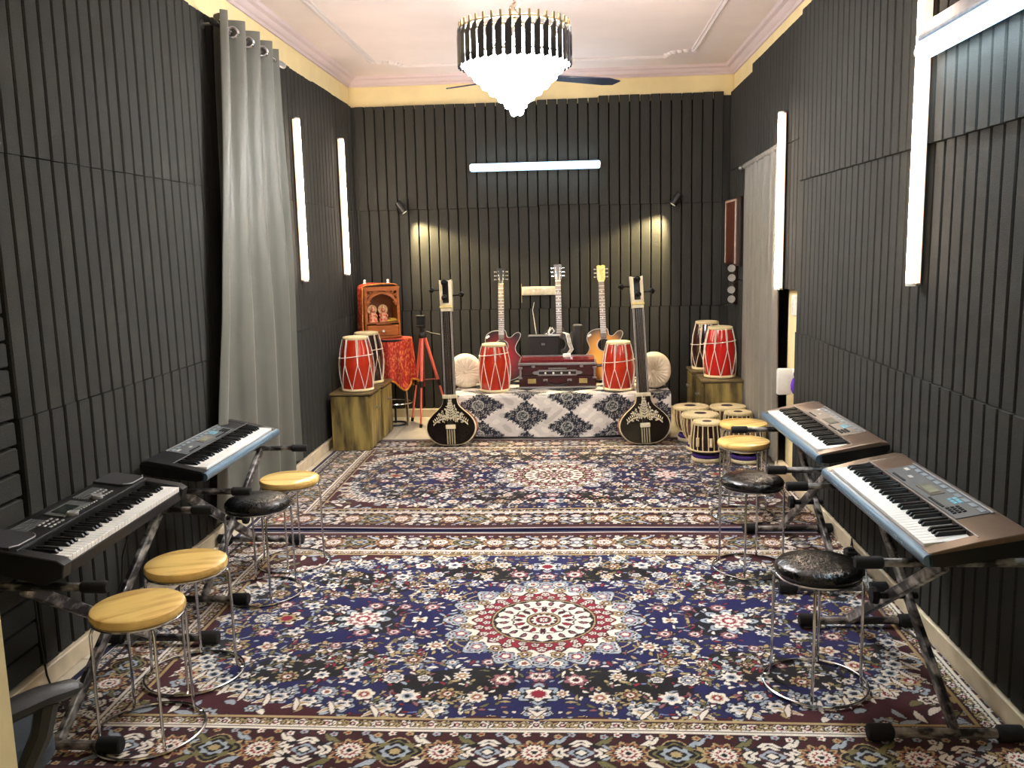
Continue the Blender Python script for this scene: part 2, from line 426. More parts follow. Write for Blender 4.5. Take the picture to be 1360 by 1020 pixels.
for k in range(NB):
    a = 2 * PI * k / NB + 0.04
    if blade_me is None:
        b = B(); prism(b, [(-0.017, 0.0), (-0.011, -0.012), (0.017, -0.002), (0.017, 0.168), (-0.004, 0.15), (-0.017, 0.128)], -0.006, 0.006, Matrix.Rotation(PI / 2, 4, 'X'), bev=0.002)
        o = obj('blade', b, DARKB, ch); blade_me = o.data
        b = B(); box(b, (0.010, 0, 0.178), (0.011, 0.011, 0.045), 0.002); o2 = obj('gold_tip', b, GOLD, ch); tip_me = o2.data
    else:
        o = obj('blade', blade_me, None, ch); o2 = obj('gold_tip', tip_me, None, ch)
    for q, rr in ((o, 0.278), (o2, 0.272)):
        q.location = (rr * math.cos(a), rr * math.sin(a), 0.0); q.rotation_euler = (0, 0, a + PI / 2 + 0.10)
crys_me = None
tiers = [(0.252, 26, 0.085), (0.256, 30, 0.030), (0.226, 27, -0.010), (0.192, 23, -0.048), (0.156, 19, -0.083), (0.118, 14, -0.115), (0.078, 9, -0.146), (0.046, 6, -0.178), (0.021, 3, -0.215)]
for ti, (r, n, z) in enumerate(tiers):
    for k in range(n):
        a = 2 * PI * (k + 0.5 * (ti % 2)) / n
        if crys_me is None:
            b = B(); lathe(b, [(0, 0.05), (0.008, 0.048), (0.010, 0.03), (0.018, 0.008), (0.02, -0.01), (0.014, -0.026), (0, -0.032)], 8)
            o = obj('crystal', b, CRYST, ch, ang=20); crys_me = o.data
        else: o = obj('crystal', crys_me, None, ch)
        o.location = (r * math.cos(a), r * math.sin(a), z); o.rotation_euler = (0, 0, a)
bulb_me = None
for k in range(8):                                   # bulbs behind the blades
    a = 2 * PI * k / 8 + .2
    if bulb_me is None:
        b = B(); lathe(b, [(0, 0.05), (0.012, 0.046), (0.016, 0.02), (0.022, 0.0), (0.02, -0.02), (0, -0.028)], 12); o = obj('bulb', b, CRYST, ch); bulb_me = o.data
    else: o = obj('bulb', bulb_me, None, ch)
    o.location = (0.2 * math.cos(a), 0.2 * math.sin(a), 0.085)

# ceiling fan half hidden behind the chandelier
fan = thing('ceiling_fan', 'three blade ceiling fan half hidden behind the chandelier', 'fan', (-0.25, 6.0, 2.60))
b = B(); lathe(b, [(0, -0.05), (0.05, -0.048), (0.095, -0.02), (0.10, 0.02), (0.07, 0.05), (0.02, 0.06), (0, 0.06)], 32); obj('motor', b, BLACK, fan)
b = B(); tube(b, [(0, 0, 0.05), (0, 0, 0.375)], 0.012, 10); obj('rod', b, WHITEP, fan)
b = B(); lathe(b, [(0.06, 0.38), (0.05, 0.32), (0.02, 0.30), (0.0, 0.30)], 20); obj('canopy', b, WHITEP, fan)
blm = None
for k in range(3):
    a = PI / 6 + 2 * PI / 3 * k
    if blm is None:
        b = B(); prism(b, [(0.09, -0.035), (0.58, -0.06), (0.68, -0.03), (0.66, 0.04), (0.58, 0.055), (0.09, 0.035)], -0.004, 0.004, Matrix.Rotation(-0.20, 4, 'X'), bev=0.002)
        o = obj('blade', b, mat('navy_fan_blade', (36, 48, 82), 0.25, var=0.08, coat=0.3), fan); blm = o.data
    else: o = obj('blade', blm, None, fan)
    o.rotation_euler = (0, 0, a)

# two wall spotlights
def spot(p, aim, label):
    t = thing('spotlight', label, 'spotlight', p)
    b = B(); lathe(b, [(0, 0), (0.03, 0.0), (0.03, 0.012), (0.012, 0.02), (0, 0.02)], 20, Matrix.Rotation(PI / 2, 4, 'X')); obj('wall_plate', b, BLACK, t)
    d = (Vector(aim) - Vector(p) - Vector((0, -0.075, 0))).normalized(); c = Vector((0, -0.075, 0))
    b = B(); tube(b, [(0, -0.015, 0), (0, -0.06, 0.0)], 0.008, 8); obj('arm', b, BLACK, t)
    q = d.to_track_quat('Z', 'Y').to_matrix().to_4x4(); M = Matrix.Translation(c) @ q
    b = B(); lathe(b, [(0, -0.055), (0.026, -0.055), (0.031, -0.048), (0.031, 0.052), (0.026, 0.054), (0.026, 0.040), (0, 0.040)], 24, M); obj('lamp_body', b, BLACK, t)
    b = B(); lathe(b, [(0, 0.0405), (0.025, 0.0405), (0.025, 0.043), (0, 0.047)], 20, M); obj('lens', b, mat('warm_spot_lens', (255, 240, 200), 0.3, emit=(1, .85, .6), estr=9), t)
    L = bpy.data.lights.new('spot_beam', 'SPOT'); L.energy = E_SPOT; L.color = (1.0, 0.80, 0.42); L.spot_size = math.radians(80); L.spot_blend = 0.55; L.shadow_soft_size = 0.02
    lo = bpy.data.objects.new('spot_beam', L); COL.objects.link(lo); lo.parent = t
    lo.location = c + d * 0.065; lo.rotation_euler = (-d).to_track_quat('Z', 'Y').to_euler()
spot((-1.465, YB, 1.868), (-0.98, YB - 0.13, 1.15), 'small black spotlight on the far wall above the shrine')
spot((0.905, YB, 1.878), (0.42, YB - 0.13, 1.15), 'small black spotlight on the far wall toward the short curtain')

# lamp in the entrance room behind the camera
t = thing('ceiling_lamp', 'plain round ceiling lamp in the entrance behind the viewer', 'lamp', (-0.2, -0.35, 2.97))
b = B(); lathe(b, [(0, 0), (0.13, 0), (0.13, -0.03), (0.12, -0.04)], 32); obj('base', b, WHITEP, t)
b = B(); lathe(b, [(0.12, -0.04), (0.11, -0.07), (0.06, -0.09), (0, -0.095)], 32, cap=False); obj('diffuser', b, mat('entrance_lamp', (255, 245, 225), 0.5, emit=(1, .9, .72), estr=E_OUTER), t)
# ------------------------------------------------------------------ woven patterns (colour per knot, one quarter mirrored)
def L3(c): return np.array(lin(c), np.float32)
class Cloth:
    def __init__(s, x0, x1, y0, y1, d):
        s.x = np.arange(x0, x1 + d / 2, d); s.y = np.arange(y0, y1 + d / 2, d); s.d = d
        s.X, s.Y = np.meshgrid(s.x, s.y); s.img = np.zeros(s.X.shape + (3,), np.float32)
    def sub(s, cx, cy, r):
        i0 = np.searchsorted(s.x, cx - r); i1 = np.searchsorted(s.x, cx + r); j0 = np.searchsorted(s.y, cy - r); j1 = np.searchsorted(s.y, cy + r)
        return slice(j0, j1), slice(i0, i1)
    def put(s, sl, m, c): s.img[sl][m] = c
    def disc(s, cx, cy, r, c, mask=None):
        sl = s.sub(cx, cy, r + s.d)
        m = (s.X[sl] - cx) ** 2 + (s.Y[sl] - cy) ** 2 < r * r
        if mask is not None: m &= mask[sl]
        s.put(sl, m, c)
    def leaf(s, cx, cy, ang, l, wd, c, edge=None, mask=None):
        sl = s.sub(cx, cy, l * .62 + s.d * 2); dx = s.X[sl] - cx; dy = s.Y[sl] - cy
        u = dx * math.cos(ang) + dy * math.sin(ang); v = -dx * math.sin(ang) + dy * math.cos(ang)
        t = np.clip(1 - (u / (l / 2)) ** 2, 0, 1); q = np.abs(v + 0.25 * wd * (u / (l / 2)) ** 2)
        ok = mask[sl] if mask is not None else True
        if edge is not None: s.put(sl, (q < wd / 2 * t + s.d * .9) & (np.abs(u) < l / 2 + s.d) & ok, edge)
        s.put(sl, (q < wd / 2 * t) & (np.abs(u) < l / 2) & ok, c)
    def flower(s, cx, cy, r, n, cols, rot=0.0, edge=None, mask=None, depth=.28, sx=1.0):
        """cols: list of (relative radius, colour) from outside in; petalled outline"""
        sl = s.sub(cx, cy, (r + 2 * s.d) * max(1, sx)); dx = (s.X[sl] - cx) / sx; dy = s.Y[sl] - cy
        rr = np.hypot(dx, dy); th = np.arctan2(dy, dx) + rot
        out = r * (1 - depth * (0.5 - 0.5 * np.cos(n * th)))
        ok = mask[sl] if mask is not None else True
        if edge is not None: s.put(sl, (rr < out + s.d * 1.1) & ok, edge)
        for k, (f, c) in enumerate(cols):
            lim = out * f if k % 2 == 0 else r * f * (0.9 + .1 * np.cos(2 * n * th))
            s.put(sl, (rr < lim) & ok, c)
    def line(s, pts, r, c, mask=None):
        for (a, b) in zip(pts, pts[1:]):
            L = math.hypot(b[0] - a[0], b[1] - a[1]); k = max(1, int(L / (s.d * .8)))
            for i in range(k):
                t = i / k; s.disc(a[0] + (b[0] - a[0]) * t, a[1] + (b[1] - a[1]) * t, r, c, mask)

NAVY, INK, CRM, PALE = L3((15, 19, 80)), L3((5, 5, 15)), L3((232, 225, 212)), L3((160, 172, 184))
RED, MAR, SAND, OLV, RUST, ROSE = L3((140, 20, 44)), L3((60, 9, 20)), L3((180, 158, 112)), L3((116, 110, 68)), L3((140, 80, 58)), L3((150, 92, 98))
HX, HY = 1.68, 1.14
def paint_rug(d):
    c = Cloth(0, HX, 0, HY, d); X, Y = c.X, c.Y; im = c.img
    R = random.Random(11)
    ex, ey = HX - X, HY - Y                      # distances from the long and short edges
    inx, iny = 1.44, 0.843                       # inside of the main border
    # field with scalloped edge, spandrel corners
    th = np.arctan2(Y / 0.80, X / 1.38)
    sup = ((X / 1.37) ** 3.2 + (Y / 0.775) ** 3.2) ** (1 / 3.2)
    sup = sup + 0.035 * np.abs(np.sin(np.arctan2(Y, X * .55) * 14))
    field = sup < 1.0
    inner = (X < inx) & (Y < iny)
    g2 = (X < inx - .014) & (Y < iny - .014); g3 = (X < inx - .07) & (Y < iny - .07); g4 = (X < inx - .08) & (Y < iny - .08)
    im[:] = MAR
    border = ~inner
    # border flowers -------------------------------------------------
    def border_motifs(along_x):
        Ln = HX if along_x else HY; pos = (iny + (HY - .075)) / 2 if along_x else (inx + (HX - .075)) / 2
        hw = ((HY - .075 - iny) if along_x else (HX - .075 - inx)) / 2
        def at(t, o): return (t, pos + o) if along_x else (pos + o, t)
        step = 0.140; k = 0
        t = 0.0
        while t < Ln:
            a = R.random
            # s-shaped leaves between
            for sgn in (-1, 1):
                x, y = at(t + step / 2, sgn * hw * .55); c.leaf(x, y, (0.7 if along_x else 0.9) * sgn, .085, .026, (PALE, OLV, CRM)[k % 3], INK, border)
                x, y = at(t + step / 2 + .012, sgn * hw * .2); c.leaf(x, y, (-0.8) * sgn, .06, .018, (CRM, SAND, PALE)[(k + 1) % 3], INK, border)
                for q in range(3):
                    x, y = at(t + step * (0.2 + .3 * q), sgn * hw * (.9 - .1 * (q % 2))); c.flower(x, y, .014, 5, [(1, (CRM, SAND, PALE)[(q + k) % 3]), (.4, RED)], edge=INK, mask=border)
            kind = k % 4; x, y = at(t, 0); sx = 1.0
            if kind in (0, 2): c.flower(x, y, min(hw * .80, .068), 10, [(1, SAND), (.86, RUST), (.74, INK), (.62, CRM), (.42, RED), (.3, CRM), (.16, INK)], edge=INK, mask=border)
            elif kind == 1: c.flower(x, y, min(hw * .9, .072), 4, [(1, CRM), (.84, INK), (.74, CRM), (.6, MAR), (.46, PALE), (.3, INK), (.2, CRM)], edge=INK, mask=border, rot=PI / 4 * 0, sx=1.2 if along_x else .85)
            else: c.flower(x, y, min(hw * .9, .072), 4, [(1, INK), (.86, OLV), (.72, INK), (.56, PALE), (.4, INK), (.24, SAND)], edge=SAND, mask=border, sx=1.15 if along_x else .85)
            t += step; k += 1
    border_motifs(True); border_motifs(False)
    diag = border & ((ex / (HX - inx)) < (ey / (HY - iny)))
    # corner of border: one big rosette
    c.flower((inx + HX - .075) / 2, (iny + HY - .075) / 2, .09, 8, [(1, CRM), (.85, INK), (.7, SAND), (.5, RED), (.3, CRM)], edge=INK)
    # guard stripes
    def stripe(m, base, base2, lo, hi, per):
        """guard stripe of small leaf and flower repeats; lo..hi = offset from the inner border line"""
        im[m] = base
        mid = (lo + hi) / 2; hw = abs(hi - lo) / 2
        for along in (0, 1):
            Ln = (inx if along else iny) + mid; k = 0; t = 0.0
            while t < Ln + per:
                P = (lambda q, o: (q, iny + mid + o)) if along else (lambda q, o: (inx + mid + o, q))
                x, y = P(t, 0)
                c.flower(x, y, hw * .92, 5, [(1, (CRM, base2)[k % 2]), (.62, INK), (.48, (RED, SAND)[k % 2]), (.26, CRM)], t * 9, INK, m, .3)
                for sg in (-1, 1):
                    x, y = P(t + per / 2, sg * hw * .35); c.leaf(x, y, sg * .7 + (0 if along else PI / 2), per * .8, hw * .42, (CRM, SAND, base2)[k % 3], INK, m)
                t += per; k += 1
    out1 = ((ex < .075) | (ey < .075)); stripe(out1, MAR, PALE, HX - inx - .070, HX - inx - .032, .036)
    im[(ex < .026) | (ey < .026)] = L3((16, 18, 60))
    e1 = ((ex < .032) | (ey < .032)) & ~((ex < .026) | (ey < .026)); im[e1] = CRM
    e2 = ((ex < .080) | (ey < .080)) & ~((ex < .075) | (ey < .075)); im[e2] = INK
    im[inner & ~g2] = CRM
    stripe(g2 & ~g3, L3((84, 26, 32)), SAND, -.066, -.018, .042)
    g2b = (X < inx - .019) & (Y < iny - .019); im[g2 & ~g2b] = INK
    g2c = (X < inx - .026) & (Y < iny - .026); im[(g2b & ~g2c) & (np.sin(X * 260) * np.sin(Y * 260) > -.6)] = CRM
    im[g3 & ~g4] = SAND
    # spandrels
    corner = g4 & ~field; im[corner] = L3((66, 11, 24))
    for _ in range(150):
        x = R.uniform(.0, inx); y = R.uniform(0.3, iny)
        a = R.uniform(0, PI); c.leaf(x, y, a, R.uniform(.05, .09), R.uniform(.02, .034), R.choice([SAND, CRM, OLV, SAND, PALE]), INK, corner)
    for _ in range(60):
        x = R.uniform(.0, inx); y = R.uniform(0.3, iny)
        c.flower(x, y, R.uniform(.02, .042), R.choice([5, 6, 8]), [(1, R.choice([CRM, SAND, PALE])), (.55, R.choice([RED, INK, MAR])), (.3, CRM)], edge=INK, mask=corner)
    # field ground, navy patches of light and dark wool
    im[field] = NAVY
    blot = np.sin(X * 9 + 2 * np.sin(Y * 7)) + np.sin(Y * 13 + X * 3)
    im[field & (blot > .35)] = INK
    # scroll vines
    for _ in range(44):
        x, y = R.uniform(.05, 1.32), R.uniform(.02, .74); r0 = R.uniform(.05, .13); a0 = R.uniform(0, 6.28); sg = R.choice([-1, 1])
        pts = [(x + r0 * (1 - i / 46) * math.cos(a0 + sg * i * .16), y + r0 * (1 - i / 46) * math.sin(a0 + sg * i * .16)) for i in range(40)]
        c.line(pts, .0036, R.choice([PALE, CRM, SAND, L3((120, 140, 190))]), field)
        for i in range(3, 38, 5):
            px, py = pts[i]; c.leaf(px, py, a0 + sg * i * .16 + R.uniform(-.6, .6), R.uniform(.028, .05), R.uniform(.012, .02), R.choice([CRM, PALE, OLV, SAND]), INK, field)
    # small leaves
    for _ in range(760):
        x, y = R.uniform(0, 1.40), R.uniform(0, .80)
        c.leaf(x, y, R.uniform(0, PI), R.uniform(.018, .044), R.uniform(.007, .014), R.choice([CRM, PALE, SAND, PALE, CRM, OLV, ROSE, RED]), INK, field)
    # flowers on a jittered grid
    pal = [[(1, CRM), (.6, SAND), (.45, RED), (.25, CRM)], [(1, PALE), (.7, INK), (.58, CRM), (.3, RUST)], [(1, SAND), (.72, INK), (.6, RUST), (.36, CRM), (.2, INK)],
           [(1, CRM), (.78, INK), (.66, PALE), (.4, MAR), (.24, CRM)], [(1, ROSE), (.6, CRM), (.35, MAR)], [(1, CRM), (.5, PALE), (.3, INK)]]
    gx, gy = 11, 6
    for i in range(gx):
        for j in range(gy):
            x = (i + (0.5 if j % 2 else 0)) * .130 + R.uniform(-.018, .018); y = j * .122 + R.uniform(-.016, .016)
            c.flower(x, y, R.uniform(.020, .046), R.choice([5, 6, 7, 8, 10]), R.choice(pal), R.uniform(0, 6), INK, field, depth=R.choice([.2, .32, .45]))
    # edging palmettes along the scallops
    tt = np.linspace(0.0, PI / 2, 15)
    for k, t in enumerate(tt):
        x = 1.30 * abs(math.cos(t)) ** .62; y = .715 * abs(math.sin(t)) ** .62
        c.flower(x, y, .050, 6, [(1, PALE), (.82, INK), (.7, CRM), (.42, PALE), (.28, INK)], t, INK, field, .3)
        c.leaf(x * 1.04, y * 1.03, t + PI / 2 + .9, .09, .018, SAND, CRM, g4); c.leaf(x * 1.04, y * 1.03, t + PI / 2 - .9, .09, .018, CRM, MAR, g4)
    # side palmettes on the long axis
    c.flower(.74, 0, .115, 8, [(1, PALE), (.86, INK), (.78, CRM), (.6, ROSE), (.48, CRM), (.3, RED), (.18, CRM)], 0, INK, field, .3)
    c.flower(1.06, 0, .07, 6, [(1, CRM), (.8, INK), (.66, SAND), (.4, RED)], 0, INK, field, .3)
    c.flower(0, .60, .075, 6, [(1, PALE), (.8, INK), (.66, CRM), (.4, RED)], PI / 6, INK, field, .3)
    # medallion
    MS = .83; rr = np.hypot(X, Y) / MS; th = np.arctan2(Y, X)
    def ring(r, colr, n=0, dep=0.0, ph=0.0):
        im[rr < r * (1 - dep * (0.5 - 0.5 * np.cos(n * th + ph)))] = colr
    ring(.505, INK, 16, .17); ring(.495, PALE, 16, .17); ring(.478, L3((88, 92, 110)), 16, .17); ring(.462, CRM, 16, .2)
    for k in range(16):
        a = 2 * PI * k / 16
        x, y = .418 * math.cos(a), .418 * math.sin(a)
        if x > -.06 and y > -.06: c.flower(x * MS, y * MS, .044, 5, [(1, INK), (.86, PALE), (.6, RED if k % 2 else ROSE), (.35, CRM)], a, CRM, None, .25)
        a += PI / 16; x, y = .375 * math.cos(a), .375 * math.sin(a)
        if x > -.06 and y > -.06: c.flower(x * MS, y * MS, .026, 5, [(1, SAND), (.6, MAR), (.3, CRM)], a, INK, None, .25)
    ring(.355, INK, 24, .08); ring(.348, RED, 24, .08)
    for q, (r0, s0, n0) in enumerate(((.318, .023, 24), (.278, .019, 28))):
        for k in range(n0):
            a = 2 * PI * (k + .5 * q) / n0; x, y = r0 * math.cos(a), r0 * math.sin(a)
            if x > -.03 and y > -.03: c.flower(x * MS, y * MS, s0 * MS, 5, [(1, CRM), (.6, MAR if q else INK), (.35, CRM)], a, INK if k % 2 else MAR, None, .3)
    ring(.258, INK); ring(.253, SAND); ring(.245, INK); ring(.238, CRM, 20, .06)
    for k in range(20):
        a = 2 * PI * (k + .5) / 20; x, y = .195 * math.cos(a), .195 * math.sin(a)
        if x > -.03 and y > -.03: c.leaf(x * MS, y * MS, a, .050, .025, INK, None); c.leaf(x * MS, y * MS, a, .030, .012, ROSE, None)
    ring(.158, INK, 20, .05); ring(.152, CRM, 20, .08)
    for k in range(16):
        a = 2 * PI * k / 16; x, y = .122 * math.cos(a), .122 * math.sin(a)
        if x > -.03 and y > -.03: c.leaf(x * MS, y * MS, a, .042, .018, RED if k % 2 else MAR, INK)
    ring(.085, INK); ring(.078, SAND); ring(.070, MAR); ring(.062, CRM, 12, .25); ring(.040, RED); ring(.030, INK); ring(.022, CRM, 8, .3); ring(.009, RED)
    return c

def color_mesh(name, P, colors, nx, ny, m, thick=0.008):
    """grid mesh (ny rows, nx columns of points P) with per-point colour and a rim down to the floor"""
    idx = np.arange(nx * ny).reshape(ny, nx)
    q = np.stack([idx[:-1, :-1], idx[:-1, 1:], idx[1:, 1:], idx[1:, :-1]], -1).reshape(-1, 4)
    rim = np.concatenate([idx[0, :], idx[1:, -1], idx[-1, -2::-1], idx[-2:0:-1, 0]])
    P2 = P[rim].copy(); P2[:, 2] -= thick
    n0 = len(P); allP = np.concatenate([P, P2]); allC = np.concatenate([colors, colors[rim]])
    k = len(rim); a = np.arange(k); b2 = (a + 1) % k
    q2 = np.stack([rim[a], n0 + a, n0 + b2, rim[b2]], -1)
    F = np.concatenate([q, q2]).astype(np.int32)
    me = bpy.data.meshes.new(name)
    me.vertices.add(len(allP)); me.vertices.foreach_set('co', allP.astype(np.float32).ravel())
    me.loops.add(F.size); me.loops.foreach_set('vertex_index', F.ravel())
    me.polygons.add(len(F)); me.polygons.foreach_set('loop_start', np.arange(0, F.size, 4, dtype=np.int32))
    me.polygons.foreach_set('loop_total', np.full(len(F), 4, np.int32))
    me.update(calc_edges=True); me.validate()
    at = me.color_attributes.new('weave', 'FLOAT_COLOR', 'POINT')
    cc = np.ones((len(allP), 4), np.float32); cc[:, :3] = allC; at.data.foreach_set('color', cc.ravel())
    me.polygons.foreach_set('use_smooth', np.ones(len(F), bool))
    me.materials.append(m); me.update()
    return me

RUGM = attr_mat('rug_pile', 0.95, 0.5, 420, sheen=0.12, mixnoise=0.30)
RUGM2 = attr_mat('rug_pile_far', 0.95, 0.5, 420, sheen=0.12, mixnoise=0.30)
def make_rug(name, cx, cy, d, label, m, tint, lift=0.0, edge_roll=False):
    q = paint_rug(d)
    x0, x1 = max(-HX, XL + 0.045 - cx), min(HX, XR - 0.03 - cx)
    xs = np.arange(x0, x1 + d / 2, d); ys = np.arange(-HY, HY + d / 2, d)
    ix = np.clip(np.rint(np.abs(xs) / d).astype(int), 0, len(q.x) - 1); iy = np.clip(np.rint(np.abs(ys) / d).astype(int), 0, len(q.y) - 1)
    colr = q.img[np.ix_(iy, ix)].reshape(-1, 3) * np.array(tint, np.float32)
    X, Y = np.meshgrid(xs, ys)
    Z = 0.009 + lift + 0.0012 * np.sin(X * 5 + 1.3 * np.sin(Y * 4)) + 0.0008 * np.sin(Y * 23 + X * 2)
    Y = Y + 0.006 * np.sin(X * 3.1) * (np.abs(Y) / HY) ** 4
    P = np.stack([X, Y, Z], -1).reshape(-1, 3)
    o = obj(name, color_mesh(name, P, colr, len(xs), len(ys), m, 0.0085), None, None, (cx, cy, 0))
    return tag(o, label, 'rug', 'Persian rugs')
make_rug('persian_rug', -0.126, 3.40, 0.0042, 'navy Persian rug under the stools with bright central medallion, nearest the doorway', RUGM, (1, 1, 1))
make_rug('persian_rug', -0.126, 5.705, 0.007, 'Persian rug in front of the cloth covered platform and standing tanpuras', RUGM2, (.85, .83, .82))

# ------------------------------------------------------------------ platform with printed cloth
px0, px1, pyf, pyb, pz = -0.95, 0.765, 6.88, 7.80, 0.352
pl = thing('platform', 'low dark platform against the far wall under the patterned cloth', 'platform', (0, 0, 0))
b = B(); box(b, ((px0 + px1) / 2, (pyf + pyb) / 2 + .012, pz / 2 + .022), (px1 - px0 - .03, pyb - pyf - .04, pz - 0.052), 0.004); obj('body', b, mat('dark_platform_wood', (34, 28, 24), 0.6), pl)
for sx in (px0 + .08, px1 - .08):
    for sy in (pyf + .09, pyb - .09):
        b = B(); box(b, (sx, sy, 0.0275), (.06, .06, .053), 0.003); obj('foot', b, BLACK, pl)
PW_, BLUE, GREY = L3((208, 202, 194)), L3((38, 42, 52)), L3((150, 146, 140))
def paint_cloth(U, V):
    """U along the platform, V up the front and over the top; staggered ornate diamonds"""
    col = np.empty(U.shape + (3,), np.float32); col[:] = PW_
    n = np.sin(U * 31 + 2 * np.sin(V * 17)) * np.sin(V * 43 + 1.5 * np.sin(U * 23))
    col[n > .45] = L3((186, 180, 172)); col[n < -.6] = L3((222, 216, 206))
    PX, PY = 0.352, 0.24
    k = np.rint((U + .015) / PX); du = U + .015 - k * PX
    v0 = (V - .10 - .155 * k) / PY; dv = (v0 - np.rint(v0)) * PY
    # faint snowflakes and zigzag between
    z = np.abs(((U * 9 + V * 14) % 1) - .5); col[(z < .022)] = L3((190, 183, 176))
    a, bb = 0.186, 0.118
    s = np.abs(du) / a + np.abs(dv) / bb
    ang = np.arctan2(dv / bb, du / a)
    edge = 1 + .05 * np.cos(ang * 4) + .07 * np.sin(ang * 22) + .05 * np.sin(ang * 38)
    dark = s < edge; col[dark] = BLUE
    lace = dark & (np.sin(du * 190 + 2 * np.sin(dv * 120)) * np.sin(dv * 210 + 2 * np.sin(du * 90)) > .42); col[lace] = GREY
    r2 = ((du + .025) / .050) ** 2 + (dv / .042) ** 2
    col[(r2 < 1.0) & (r2 > .66)] = L3((168, 166, 158)); col[(r2 < .5)] = L3((58, 64, 66)); col[(r2 < .5) & (np.sin(ang * 6) * np.sin(r2 * 18) > .2)] = L3((160, 158, 150))
    return col
d = 0.006
us = np.arange(px0 - .002, px1 + d, d); vf = np.arange(0.022, pz + .001, d); vt = np.arange(d, pyb - pyf - .02, d)
V = np.concatenate([vf, pz + vt]); U, VV = np.meshgrid(us, V)
Yc = np.where(VV < pz, pyf, pyf + (VV - pz)); Zc = np.minimum(VV, pz)
rnd = np.clip(1 - np.abs(VV - pz) / 0.03, 0, 1); Yc = Yc + .010 * rnd * (VV < pz) * rnd; Zc = Zc - 0.010 * rnd ** 2
fall = np.clip((pz - VV) / pz, 0, 1)
Yc = Yc - fall * (0.014 + 0.012 * np.sin(U * 7.5 + 1) + 0.008 * np.sin(U * 17))
Zc = Zc - fall * (0.010 * np.sin(U * 3.3 + 2.2) - .002)
Zc = np.where(VV >= pz, Zc + .004 + .0025 * np.sin(U * 19 + VV * 11) + .002 * np.sin(VV * 31 - U * 7), Zc)
P = np.stack([U, Yc, Zc], -1).reshape(-1, 3)
CLOTHM = attr_mat('printed_cloth', 0.85, 0.15, 600, mixnoise=0.10)
cl_me = color_mesh('platform_cloth', P, paint_cloth(U, VV).reshape(-1, 3), len(us), len(V), CLOTHM, 0.002)
cl = tag(obj('platform_cloth', cl_me, None), 'pale cloth with dark ornate diamonds draped over the low platform', 'cloth')
# hanging side flaps
for sx, nm in ((px1, 1), (px0, -1)):
    vs_ = np.arange(0.03, pz + .001, 0.012); ys_ = np.arange(pyf, pyb - .02, 0.012); YY, ZZ = np.meshgrid(ys_, vs_)
    XX = np.full(YY.shape, sx + nm * .002) + nm * (pz - ZZ) * (.012 + .010 * np.sin(YY * 21))
    P = np.stack([XX, YY, ZZ], -1).reshape(-1, 3)
    obj('side_flap', color_mesh('side_flap', P, paint_cloth(YY + .1, ZZ - .03).reshape(-1, 3), len(ys_), len(vs_), CLOTHM, 0.002), None, cl)
# ------------------------------------------------------------------ more materials
PINE = mat('varnished_pine', (246, 210, 126), 0.22, rgb2=(196, 140, 64), scale=3.0, stretch=(1.0, 9, 8), detail=5, coat=0.35, contrast=(.46, .78))
LEATH = mat('black_vinyl', (10, 9, 9), 0.24, var=0.2, bump=0.55, bscale=55, coat=0.1)
WRAP = mat('marbled_wrap', (26, 25, 26), 0.38, rgb2=(176, 170, 164), scale=16, stretch=(1, 1, 2), detail=8, contrast=(.46, .70), coat=0.1, bump=.15, bscale=30)
CABW = mat('streaked_cabinet_wood', (56, 44, 22), 0.45, rgb2=(156, 136, 76), scale=2.6, stretch=(6, 6, 1.1), detail=8, contrast=(.36, .66))
CABT = mat('cabinet_top_wood', (84, 70, 44), 0.4, rgb2=(124, 106, 70), scale=4, stretch=(2, 8, 2), contrast=(.35, .7))
REDW = mat('red_lacquer', (184, 44, 16), 0.2, rgb2=(150, 28, 12), scale=6, coat=0.5)
REDW2 = mat('bright_red_lacquer', (190, 24, 18), 0.16, rgb2=(164, 18, 14), scale=6, coat=0.5)
DARKDRUM = mat('dark_brown_lacquer', (44, 20, 16), 0.2, var=.2, coat=0.4)
ROPE = mat('white_cotton_rope', (222, 208, 190), 0.8, var=0.08, bump=.3, bscale=300)
SKIN = mat('drum_skin', (214, 196, 152), 0.6, var=0.08, scale=20)
SKINR = mat('drum_skin_rim', (200, 182, 138), 0.7, var=0.15, scale=60, bump=.3, bscale=150)
SYAHI = mat('black_tuning_paste', (44, 30, 36), 0.8)
STRAP = mat('rawhide_strap', (208, 190, 146), 0.6, var=.1, scale=40)
BRASSD = mat('steel_drum_bowl', (168, 140, 124), 0.25, 0.9, var=.1)
PURP = mat('purple_cloth_ring', (58, 30, 110), 0.85, var=.2, scale=60)
RINGC = mat('cream_cloth_ring', (188, 174, 140), 0.85, var=.15, scale=60)

